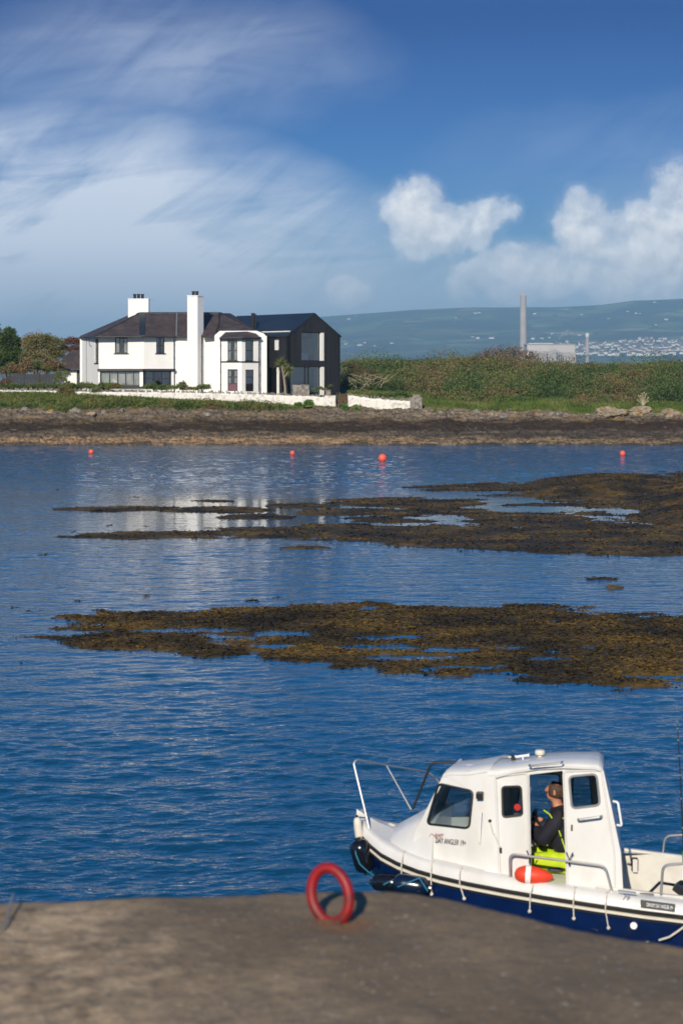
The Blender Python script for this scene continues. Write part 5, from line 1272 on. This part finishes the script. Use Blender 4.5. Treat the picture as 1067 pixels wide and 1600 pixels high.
mb = MB(); mb.plate([(-.95, z0 + .03), (.95, z0 + .03), (.95, z1 - .03), (-.95, z1 - .03)], [], lambda a, b_, t_: (fw(a, b_, t_)[0] + .012, fw(a, b_, t_)[1], b_), .004); bp(mb, 'windscreen', 'boat_glass')
xa, xb = wh[-1][0], wh[-3][0]
def aftw(a, b_, t_):
    s_ = np.clip((b_ - wh[-1][1]) / (wh[8][1] - wh[-1][1]), 0, 1); x = float(np.interp(b_, [wh[-1][1], wh[-2][1], wh[-3][1], wh[8][1]], [wh[-1][0], wh[-2][0], wh[-3][0], wh[8][0]])); w_ = cw(x) - (b_ - 1.0) * .10 + .03; return (x - t_ - .085 * (a + 1), a * w_ * (SF if a > 0 else 1), b_ - (.07 * max(0, a) + .03 if b_ > 1.9 else 0))
zl = [wh[-1][1], wh[-2][1], wh[-3][1], wh[8][1] - .01]
mb = MB(); mb.plate([(-1, zl[0] - .5)] + [(-1, z) for z in zl] + [(.62, zl[3])] + [(.62, z) for z in zl[::-1]] + [(.62, zl[0] - .5)], [], aftw, .04); mb.plate([(1, zl[0] - .5)] + [(1, z) for z in zl] + [(.62, zl[3])] + [(.62, z) for z in zl[::-1]] + [(.62, zl[0] - .5)], [], aftw, .04)
bp(mb, 'aft_pillar', 'gelcoat')
p0, p1 = UB(957, 1253, -.80), UB(963, 1290, -.80); railB([p0 + Vector((0, .03, 0)), p0 + Vector((.05, 0, 0)), p1 + Vector((.05, 0, 0)), p1 + Vector((0, .03, 0))], .012, 'grab_rail', 'white_tape')
mb = MB(); mb.plate([(-.76, .35), (.53, .35), (.51, 1.5), (.46, 1.98), (-.67, 2.08), (-.74, 1.5)], [rpoly([(-.60, 1.45), (-.56, 2.0), (.38, 1.92), (.40, 1.45)], .05)], lambda a, b_, t_: (XF + t_, a, b_), .03); bp(mb, 'bulkhead', 'gelcoat_dull')
mb = MB(); mb.box(.75, -.52, 1.10, XF, .36, 1.13); mb.box(XF + .04, -.76, .3, 2.9, .53, .35); bp(mb, 'cabin_sole', 'gelcoat_dull')
mb = MB(); mb.add([(1.64, -.1, .9), (1.64, .5, .9), (1.64, .5, 1.52), (1.64, -.1, 1.52), (1.86, -.1, .9), (1.86, .5, .9), (1.78, .5, 1.47), (1.78, -.1, 1.47)], [(0, 1, 2, 3), (4, 5, 6, 7), (0, 1, 5, 4), (1, 2, 6, 5), (2, 3, 7, 6), (3, 0, 4, 7)]); db = bp(mb, 'dashboard', 'gelcoat_dull')
q = UB(834, 1278, .05); mb = MB(); mb.box(q.x - .01, q.y - .09, q.z - .08, q.x + .02, q.y + .09, q.z + .08); bp(mb, 'chart_plotter', 'dark_plain', db)
wc = UB(833, 1300, -.12); mb = MB(); ax_ = Vector((.8, 0, .6)).normalized(); e2_ = Vector((-.6, 0, .8)); mb.tube([wc + Vector((0, 1, 0)) * .17 * math.cos(a) + e2_ * .17 * math.sin(a) for a in [2 * math.pi * k / 28 for k in range(28)]], .014, 8, closed=True)
for k in range(3): a = 2 * math.pi * k / 3 + .4; mb.tube([wc - ax_ * .03, wc + Vector((0, 1, 0)) * .17 * math.cos(a) + e2_ * .17 * math.sin(a)], .009, 6)
mb.tube([wc - ax_ * .03, wc - ax_ * .25], .02, 8); bp(mb, 'steering_wheel', 'black_rubber', smooth=True)
s0, s1 = UB(846, 1362, -.25), UB(900, 1385, -.25); seat_z = UB(880, 1360, -.25).z
mb = MB(); mb.box(s0.x, -.55, .35, s1.x + .15, .1, seat_z - .0); bp(mb, 'helm_seat', 'gelcoat_dull', bevel=.03)
# side deck rails
def gz(px, py, lat=-.93): return UB(px, py, lat)
g0 = -.90; railB([gz(797, 1373, g0), gz(796, 1334, g0), gz(945, 1353, g0), gz(957, 1399, g0)], .014, 'side_rail')
railB([gz(1032, 1397, g0), gz(1035, 1352, g0), gz(1100, 1347, g0), gz(1118, 1410, g0)], .014, 'side_rail')
g1 = .90; railB([gz(1034, 1342, g1), gz(1038, 1306, g1), gz(1080, 1304, g1), gz(1095, 1350, g1)], .014, 'side_rail')
for px, py in ((827, 1340), (889, 1343)):   # little dark ties / rod holders on the rail
    q = gz(px, py, g0); mb = MB(); mb.tube([q + Vector((-.03, 0, .07)), q, q + Vector((.035, 0, .07))], .008, 6); mb.tube([q, q + Vector((0, 0, -.06))], .009, 6); bp(mb, 'rail_clip', 'black_rubber')
# pulpit
tp = UB(553, 1188, -.02); p1 = UB(603, 1195, .30); p2 = UB(668, 1206, .62); p3 = UB(683, 1217, .66); p4 = UB(703, 1265, .70)
pf = railB([UZ(579, 1303, 1.27), tp + Vector((.0, -.01, -.03)), tp + Vector((.03, .02, .01)), p1, p2, p3, p4], .0135, 'pulpit')
railB([p1, UZ(642, 1265, 1.45)], .009, 'pulpit_stay')
q0 = UZ(645, 1264, 1.45); lt = q0.y
railB([q0, UB(674, 1191, lt), UB(800, 1190, .45), UB(812, 1192, .45)], .013, 'cabin_rail', 'black_rubber')
# roof fittings
def rooft(px, py, lat): return UB(px, py, lat)
a, b_ = rooft(754, 1186, .25), rooft(822, 1186, .25); mb = MB(); mb.tube([a + Vector((-.02, 0, -.04)), a, b_], .013, 8); c_ = rooft(776, 1186, .25); mb.box(c_.x - .05, c_.y - .05, c_.z - .05, c_.x + .05, c_.y + .05, c_.z + .015); bp(mb, 'roof_rack', 'black_rubber')
q = rooft(735, 1196, -.3); mb = MB(); mb.lathe(q + Vector((0, 0, -.05)), [(.075, 0), (.06, .05), (.03, .065)], 14); bp(mb, 'roof_vent', 'gelcoat', smooth=True)
q = rooft(812, 1187, -.2); mb = MB(); mb.tube([q + Vector((-.06, 0, .03)), q + Vector((-.03, 0, .03)), q + Vector((.08, 0, .05)), q + Vector((.10, 0, .052))], [.014, .012, .014, .022], 10); mb.tube([q + Vector((.03, 0, .04)), q + Vector((.03, 0, -.05))], .008, 6); bp(mb, 'horn', 'white_tape', smooth=True)
mb = MB(); mb.box(q.x - .09, q.y - .03, q.z - .05, q.x - .05, q.y + .03, q.z + .04); bp(mb, 'lamp_bracket', 'dark_plain')
q = rooft(843, 1186, -.2); mb = MB(); mb.lathe(q + Vector((0, 0, -.05)), [(.022, 0), (.022, .09), (.05, .10), (.055, .125), (.045, .145), (.02, .15)], 16); bp(mb, 'antenna', 'cream', smooth=True)
# lettering
def text(name, body, size, org, mt, ux=Vector((1, 0, 0)), uz=Vector((0, 0, 1)), shear=0., parent=boat, sx=1.):
    cu = bpy.data.curves.new('t', 'FONT'); cu.body = body; cu.size = size; cu.extrude = .0015; cu.shear = shear; cu.space_character = 1.02
    ob = bpy.data.objects.new('t', cu); COL.objects.link(ob); dg = bpy.context.evaluated_depsgraph_get(); me = bpy.data.meshes.new_from_object(ob.evaluated_get(dg))
    n_ = ux.cross(uz)
    for v in me.vertices: c_ = v.co.copy(); v.co = Vector(org) + ux * c_.x * sx + uz * c_.y + n_ * c_.z
    bpy.data.objects.remove(ob); bpy.data.curves.remove(cu); me.materials.clear(); me.materials.append(MAT[mt]); o = bpy.data.objects.new(name, me); COL.objects.link(o); o.parent = parent; return o
def onside(px, py, off=.004): q = UB(px, py, lambda x: -(cw(x) - .02 + off)); return Vector((q.x, -(cw(q.x) - (q.z - 1.0) * .10 + off), q.z))
a, b_ = onside(679, 1317), onside(727, 1322); ux = (b_ - a).normalized(); uz = Vector((0, .10, 1)).normalized()
tx = text('lettering', 'DAY ANGLER 19+', .078, a, 'ink', ux, uz, .25, sx=1.); k = (b_ - a).length / max(.01, max((v.co - a).dot(ux) for v in tx.data.vertices))
for v in tx.data.vertices: d = v.co - a; v.co = v.co + ux * d.dot(ux) * (k - 1)
text('lettering', 'Orkney', .072, onside(669, 1311), 'ink_red', (ux + uz * .22).normalized(), uz, .4, sx=.75)
# maker's plate on the quarter
def ontop(px, py, off=.01): q = UB(px, py, lambda x: -(hb(x) - .02 + off)); return q
a, b_ = ontop(1000, 1406), ontop(1054, 1413); ux = (b_ - a).normalized(); uz = Vector((0, .28, 1)).normalized(); n_ = ux.cross(uz)
a = a + Vector((0, -.002, 0)); L_ = (b_ - a).length; c0 = ontop(1000, 1411.5)
mb = MB(); mb.obox(c0 + ux * L_ / 2 + Vector((0, -.003, 0)), ux * L_ / 2, n_ * .003, uz * .038); pl = bp(mb, 'name_plate', 'ink')
tx = text('lettering', 'ORKNEY DAY ANGLER 19+', .05, c0 + ux * .06 - uz * .018 + Vector((0, -.008, 0)), 'white_tape', ux, uz, 0., parent=pl); k = (L_ - .08) / max((v.co - c0).dot(ux) - .06 for v in tx.data.vertices)
for v in tx.data.vertices: d = (v.co - c0).dot(ux) - .06; v.co = v.co + ux * d * (k - 1)
q = ontop(979, 1400, .0); text('lettering', '79', .07, q + Vector((-.05, -.004, -.035)), 'ink_grey', ux, uz, .3)
mb = MB(); mb.obox(q + Vector((0, -.004, .045)), ux * .09, n_ * .003, uz * .010); bp(mb, 'name_badge', 'ink_blue')
q = UB(989.5, 1446, lambda x: -hb(x)); mb = MB(); mb.lathe((q.x, -hb(q.x) - .004, q.z), [(.036, 0), (.034, .012)], 18, ax=(0, -1, 0)); bp(mb, 'hull_fitting', 'white_tape')
for px, py in ((1010, 1402), (1002, 1399)): 
    q = UZ(px, py, zs(4) + GT + .02); 
    if px == 1010: mb = MB(); mb.tube([q + Vector((-.07, 0, .03)), q + Vector((.07, 0, .03))], .012, 8); mb.box(q.x - .03, q.y - .012, q.z - .02, q.x + .03, q.y + .012, q.z + .03); bp(mb, 'cleat', 'black_rubber')
# latch, rust run and lashing on the wheelhouse
q = onside(892, 1290, .035); mb = MB(); mb.tube([q, q + Vector((0, -.01, -.06))], .009, 6); bp(mb, 'door_latch', 'rust')
mb = MB(); z0_ = onside(892, 1296, .032); 
for k, (w_, h_) in enumerate(((.016, .18), (.011, .34))): mb.obox(z0_ + Vector((.012 * k, -.001 * k, -h_ / 2)), Vector((w_, 0, 0)), Vector((0, .001, 0)), Vector((0, .10 * h_ / 2, h_ / 2)))
bp(mb, 'rust_streak', 'stain')
ls = [onside(764, 1284, .03), onside(768, 1300, .05), onside(775, 1312, .05), onside(781, 1325, .04)]; bp(MB().tube(ls, .007, 6), 'lashing', 'rope_white'); mb = MB(); mb.ball(ls[0], .018, n=8, m=6); mb.tube([ls[3], onside(781.5, 1333, .04)], .014, 6); bp(mb, 'lashing_clip', 'dark_plain')
# outboard engine (mostly beyond the frame) and its fittings
ob = bp(MB().box(5.86, -.22, .75, 6.25, .22, 1.55), 'engine_cowl', 'black_rubber', bevel=.08); bp(MB().box(5.92, -.09, -.5, 6.12, .09, .75), 'engine_leg', 'black_rubber', bevel=.03)
mb = MB(); a, b_, c_, d_ = UB(1014, 1395, -.3), UB(1030, 1379, -.1), UB(1060, 1384, 0.), UB(1085, 1386, 0.); mb.tube([a, b_, c_, d_], .016, 8); mb.ball(c_ + Vector((.03, 0, 0)), .06, n=12, m=8); bp(mb, 'tiller', 'black_rubber', smooth=True)
mb = MB(); a = UB(1056, 1392, -.4); mb.obox(a + Vector((.05, 0, 0)), Vector((.07, 0, -.05)), Vector((0, .05, 0)), Vector((.02, 0, .03))); bp(mb, 'grab_handle', 'black_rubber')
mb = MB(); mb.box(4.3, -.55, .35, 5.2, .5, .75); bp(mb, 'fish_box', 'gelcoat', bevel=.03)
# rope heap on the foredeck and bow fairlead
mb = MB(); rs = random.Random(6); c_ = UZ(606, 1296, 1.23)
pts = []
for k in range(60): a = k * .75; pts.append(c_ + Vector((math.cos(a) * (.07 + .02 * rs.random()), math.sin(a) * .04, .012 + .0006 * k + .01 * rs.random())))
rpb = bp(MB().tube(pts, .012, 6), 'coiled_rope', 'rope_white', smooth=True)
q = UZ(566, 1276, 1.36); mb = MB(); mb.tube([q + Vector((-.05, -.06, .05)), q, q + Vector((.02, .08, .06))], .012, 6); mb.lathe(q, [(.03, -.03), (.03, .07), (.045, .07), (.045, .085)], 10); bp(mb, 'bow_roller', 'steel')

# things hung on the boat
def BT(q): return BW(q[0], q[1], q[2])
latout = lambda o_: (lambda x: -(hb(x) + o_))
def fender(c_, d, ln, r, mt, label, ropepts=None):
    ce = BT(c_); dv = (BA * d[0] + BS * d[1] + BZ * d[2]).normalized()
    root = thing('fender', ce, label, 'fender', 'fenders hung at the bow')
    prof = [(.01, -.5), (.35, -.495), (.7, -.45), (.93, -.36), (1, -.2), (1, .2), (.93, .36), (.7, .45), (.35, .495), (.01, .5)]
    MB().lathe(ce, [(a * r, h * ln) for a, h in prof], 20, ax=dv).build('bladder', MAT[mt], root, smooth=True, angle=60)
    mb = MB()
    for s_ in (-.5, .5): mb.lathe(ce + dv * ln * s_, [(r * .3, -.02), (r * .3, .025)], 10, ax=dv)
    mb.build('end_eye', MAT['fender_blue'], root)
    if ropepts: MB().tube([BT(p) for p in ropepts], .008, 6).build('lanyard', MAT['rope_blue'], root, smooth=True)
    return root
lo8 = latout(.10)
f1 = UB(566, 1337, lambda x: -.35 if x < .3 else lo8(x)); 
fender(f1, (.30, -.05, -1), .36, .115, 'fender_black', 'glossy black fender hanging upright under the bow', [UB(554, 1316, f1.y - .05), UB(556, 1335, f1.y - .12), UB(562, 1350, f1.y - .12), UB(576, 1363, f1.y - .1), UB(592, 1372, f1.y), UB(603, 1380, lo8)])
f2 = UB(602, 1379, latout(.12)); fender(f2, (1, -.05, .03), .30, .090, 'fender_black', 'black fender lying level under the bow, nearest the hanging one', [f2 + Vector((.0, -.09, 0)), UB(622, 1371, latout(.16)), UB(640, 1378, latout(.16))])
f3 = UB(642, 1383, latout(.13)); fender(f3, (1, .05, -.1), .38, .105, 'fender_blue', 'dark blue black fender half hidden behind the pier edge', [f3 + Vector((-.12, -.1, 0)), UB(655, 1372, latout(.2)), UB(668, 1392, latout(.2))])
f4 = UB(560, 1297, -.26); fender(f4, (.12, .0, -1), .28, .045, 'cream', 'slim cream fender hanging at the very stem of the boat', [f4 + Vector((0, 0, .14)), UZ(571, 1278, 1.42)])
for k, (a, b_, c_) in enumerate([((631, 1338), (627, 1352), (627, 1373)), ((676, 1353), (673, 1370), (674, 1397)), ((720, 1357), (718, 1382), (725, 1404)), ((833, 1378), (828, 1397), (827, 1424)), ((898, 1390), (895, 1412), (896, 1435)), ((948, 1400), (945, 1420), (950, 1450))]):
    q0 = UB(*a, lambda x: -(hb(x) - .08)); q0.z = zs(q0.x) + GT + .01; q1, q2 = UB(*b_, latout(.035)), UB(*c_, latout(.03))
    e_ = Vector((0, -.05, zs(q0.x) + GT + .01)); q01 = Vector((q0.x, -(hb(q0.x) + .015), zs(q0.x) + GT * .6))
    mb = MB(); mb.tube([BT(p) for p in (q0, q01, q1, q2)], .007, 6); mb.ball(BT(q2), .02, n=8, m=6); mb.ball(BT(q0), .014, n=8, m=6)
    o = mb.build('hanging_cord', MAT['rope_white'], smooth=True, origin=BT(q0)); tag(o, ['short white cord over the gunwale, nearest the bow', 'white cord over the gunwale, second from the bow', 'white cord over the gunwale below the cuddy lettering, third from the bow', 'white cord over the gunwale under the orange float', 'white cord over the gunwale below the helmsman', 'white cord over the gunwale by the aft foot of the side rail'][k], 'cord', 'white cords hanging over the gunwale')
o = MB().tube([BT(UB(1029, 1469, latout(.06))), BT(UB(1045, 1464, latout(.1))), BT(UB(1057, 1456, latout(.08))), BT(UB(1075, 1443, latout(.04)))], .011, 8).build('mooring_line', MAT['rope_white'], smooth=True, origin=BT(UB(1045, 1464, latout(.1)))); tag(o, 'pale mooring line slanting down from the stern quarter at the right edge', 'rope')
# orange float on the side deck
D_ = BT(UB(832, 1362, -.93)); fl = thing('float', D_, 'orange red float with a white band lying on the side deck below the helmsman', 'float')
pa, pb = BT(UB(803, 1365.5, -.93)), BT(UB(864, 1370.5, -.90)); dv_ = (pb - pa).normalized(); Lf = (pb - pa).length
def fprof(h): return .090 * max(0., math.sin(math.pi * h ** .72)) ** .62 + .006
MB().lathe(pa, [(fprof(k / 24), Lf * k / 24) for k in range(25)], 24, ax=dv_).build('bladder', MAT['orange_red'], fl, smooth=True)
MB().lathe(pa, [(fprof(.30 + .13 * k / 6) + .003, Lf * (.30 + .13 * k / 6)) for k in range(7)], 24, ax=dv_).build('band', MAT['white_tape'], fl, smooth=True)
# fishing rod
a, b_ = BT(UB(1073, 1430, .2)), BT(UB(1057.5, 1126, .2))
fr = thing('fishing_rod', a, 'thin dark fishing rod standing upright at the stern by the right edge', 'fishing rod')
MB().tube([a, a.lerp(b_, .35), b_], [.014, .010, .004], 8).build('blank', MAT['rod_black'], fr, smooth=True)
mb = MB()
for k in (.3, .45, .6, .72, .82, .9, .96, .995): q = a.lerp(b_, k); mb.lathe(q, [(.013, -.008), (.013, .008)], 8)
mb.build('guide_ring', MAT['steel'], fr); q = a.lerp(b_, .27); MB().tube([q, q + (b_ - a).normalized() * .12], .022, 10).build('grip', MAT['bright_leaf'], fr)

# ------------------------------------------------------------------ helmsman
def skinned(name, V_, E_, Rd, mt, parent, sub=2, root=0):
    me = bpy.data.meshes.new(name); me.from_pydata([tuple(Vector(v) - PO) for v in V_], E_, []); me.materials.append(MAT[mt])
    o = bpy.data.objects.new(name, me); COL.objects.link(o); o.parent = parent
    sk = o.modifiers.new('skin', 'SKIN'); sk.use_smooth_shade = True
    lay = me.skin_vertices[0].data if me.skin_vertices else None
    if lay is None:
        bm = bmesh.new(); bm.from_mesh(me); bm.verts.layers.skin.verify(); bm.to_mesh(me); bm.free(); lay = me.skin_vertices[0].data
    for i, r in enumerate(Rd): lay[i].radius = (r, r) if not isinstance(r, tuple) else r
    lay[root].use_root = True
    ss = o.modifiers.new('sub', 'SUBSURF'); ss.levels = sub; ss.render_levels = sub
    return o
LT = -.30
hd = UB(867, 1235, LT); hip = UB(884, 1340, LT); seatp = Vector((hip.x, LT, hip.z))
PO = Vector((hip.x, LT, seat_z))
person = bpy.data.objects.new('person', None); COL.objects.link(person); person.location = BT(PO); person.rotation_euler = (0, 0, -(math.pi / 2 - TH)); tag(person, 'man seated at the helm in navy jacket and yellow green trousers, seen from behind', 'person')
nk = Vector((hd.x + .02, LT, hd.z - .13)); ch = Vector((hip.x - .03, LT, hip.z + .40)); wa = Vector((hip.x - .0, LT, hip.z + .16))
shl, shr = ch + Vector((.0, -.20, .075)), ch + Vector((-.02, .20, .075))
hndL = UB(833, 1288, -.30); elL = UB(846, 1316, -.52); hndR = hndL + Vector((.0, .30, .0)); elR = Vector((elL.x, .02, elL.z))
kneeL = Vector((hip.x - .44, LT - .14, hip.z - .02)); kneeR = Vector((hip.x - .45, LT + .14, hip.z - .01)); ftL = kneeL + Vector((-.02, 0, -.42)); ftR = kneeR + Vector((-.03, 0, -.42))
# one continuous body
BV = [hip, wa, ch, nk - Vector((0, 0, .035)), nk + Vector((-.005, 0, .03)), hd + Vector((-.005, 0, -.055)), hd + Vector((0, 0, .015)), hd + Vector((.008, 0, .075)),
      shl, elL, hndL + Vector((.03, 0, -.01)), shr, elR, hndR + Vector((.03, 0, -.01)), kneeL, ftL, kneeR, ftR, hd + Vector((-.078, 0, -.06)), hd + Vector((-.114, 0, -.005)), hip + Vector((0, -.11, -.01)), hip + Vector((0, .11, -.01)), hndL, hndR]
BE = [(0, 1), (1, 2), (2, 3), (3, 4), (4, 5), (5, 6), (6, 7), (2, 8), (8, 9), (9, 10), (2, 11), (11, 12), (12, 13), (0, 20), (20, 14), (14, 15), (0, 21), (21, 16), (16, 17), (5, 18), (6, 19), (10, 22), (13, 23)]
BRd = [(.13, .10), (.13, .10), (.14, .10), .058, .055, (.088, .082), (.106, .094), (.074, .066), .055, .040, .030, .055, .040, .030, .06, .05, .06, .05, .030, .016, .09, .09, (.036, .018), (.036, .018)]
body = skinned('body', BV, BE, BRd, 'skin', person)
for s_ in (-1, 1):
    q = hd + Vector((.005, s_ * .092, -.005)); mb = MB(); mb.ball(q - PO, .018, .011, .032, n=10, m=8); mb.build('ear', MAT['skin'], person, local=True, smooth=True)
    q = hd + Vector((-.082, s_ * .03, .012)); mb = MB(); mb.ball(q - PO + Vector((.010, 0, 0)), .007, n=8, m=6); mb.build('eye', MAT['dark_plain'], person, local=True, smooth=True)
mb = MB(); q = hd + Vector((-.092, 0, -.05)); mb.ball(q - PO, .008, .024, .007, n=8, m=6); mb.build('mouth', MAT['ink_red'], person, local=True, smooth=True)
for H_, dr in ((hndL, -1), (hndR, 1)):     # fingers closed round the wheel rim, thumb on top
    mb = MB(); o_ = H_ - PO
    for k in range(4):
        y = dr * (-.027 + .018 * k); l = (.055, .062, .060, .046)[k]; b0 = o_ + Vector((-.02, y, .008)); mb.tube([b0 + Vector((.02, 0, 0)), b0, b0 + Vector((-l * .5, 0, .006)), b0 + Vector((-l * .75, 0, -.015)), b0 + Vector((-l * .5, 0, -.034))], [.008, .009, .0085, .008, .006], 7)
    mb.tube([o_ + Vector((.012, -dr * .03, .005)), o_ + Vector((-.012, -dr * .045, .018)), o_ + Vector((-.036, -dr * .040, .024))], [.011, .010, .007], 7); mb.build('fingers', MAT['skin'], person, local=True, smooth=True)
# hair: a fringe round the back and sides, balding crown
mb = MB(); n, m_ = 28, 12; vs = []; fs = []
for i in range(m_ + 1):
    for k in range(n + 1):
        t_ = -math.pi * .72 + 2 * math.pi * .72 * k / n; zt = .052 + .012 * abs(t_); zb = -.085 + .03 * abs(t_) / 2.2
        z = zb + (zt - zb) * i / m_; rr = math.sqrt(max(.02, 1 - (z / .118) ** 2)); j = 1 + .025 * math.sin(k * 5.1 + i * 2.3)
        vs.append(hd - PO + Vector((.008 + math.cos(t_) * .109 * rr * j, math.sin(t_) * .096 * rr * j, z + .004)))
for i in range(m_):
    for k in range(n): a = i * (n + 1) + k; fs.append((a, a + 1, a + n + 2, a + n + 1))
mb.add(vs, fs); hr = mb.build('hair', MAT['hair'], person, local=True, smooth=True); so_ = hr.modifiers.new('thick', 'SOLIDIFY'); so_.thickness = .008; so_.offset = 0
wrL = elL.lerp(hndL, .84); wrR = elR.lerp(hndR, .84)
JV = [hip + Vector((.01, 0, .03)), wa, ch, nk - Vector((0, 0, .05)), shl, elL, wrL, shr, elR, wrR]
skinned('jacket', JV, [(0, 1), (1, 2), (2, 3), (2, 4), (4, 5), (5, 6), (2, 7), (7, 8), (8, 9)], [(.20, .17), (.22, .18), (.235, .18), (.11, .10), .100, .085, .062, .100, .085, .062], 'navy_cloth', person)
skinned('collar', [nk + Vector((.005, 0, -.055)), nk + Vector((-.002, 0, -.005))], [(0, 1)], [(.080, .078), (.070, .068)], 'red_cloth', person)
skinned('trousers', [hip + Vector((.02, 0, .0)), hip + Vector((0, -.12, -.02)), kneeL, ftL + Vector((0, 0, .06)), hip + Vector((0, .12, -.02)), kneeR, ftR + Vector((0, 0, .06))], [(0, 1), (1, 2), (2, 3), (0, 4), (4, 5), (5, 6)], [(.17, .14), .125, .085, .075, .125, .085, .075], 'hi_vis', person)
skinned('trouser_seat', [hip + Vector((.03, -.12, -.075)), hip + Vector((-.2, -.13, -.075))], [(0, 1)], [(.125, .055), (.10, .045)], 'grey_cloth', person)
for ft in (ftL, ftR): skinned('boot', [ft + Vector((.02, 0, .08)), ft + Vector((.01, 0, -.02)), ft + Vector((-.15, 0, -.05))], [(0, 1), (1, 2)], [.06, .06, .04], 'dark_plain', person)
mb = MB(); lt_ = LT - .245
for L_ in ([(849, 1266), (858, 1272), (864, 1282), (872, 1296), (876, 1307)], [(868, 1281), (875, 1279), (884, 1278)], [(877, 1310), (881, 1322), (885, 1335)]): mb.tube([UB(a, b_, lt_ + (.03 if b_ < 1272 else 0)) - PO for a, b_ in L_], .007, 6)
mb.build('reflective_piping', MAT['hi_vis'], person, local=True)
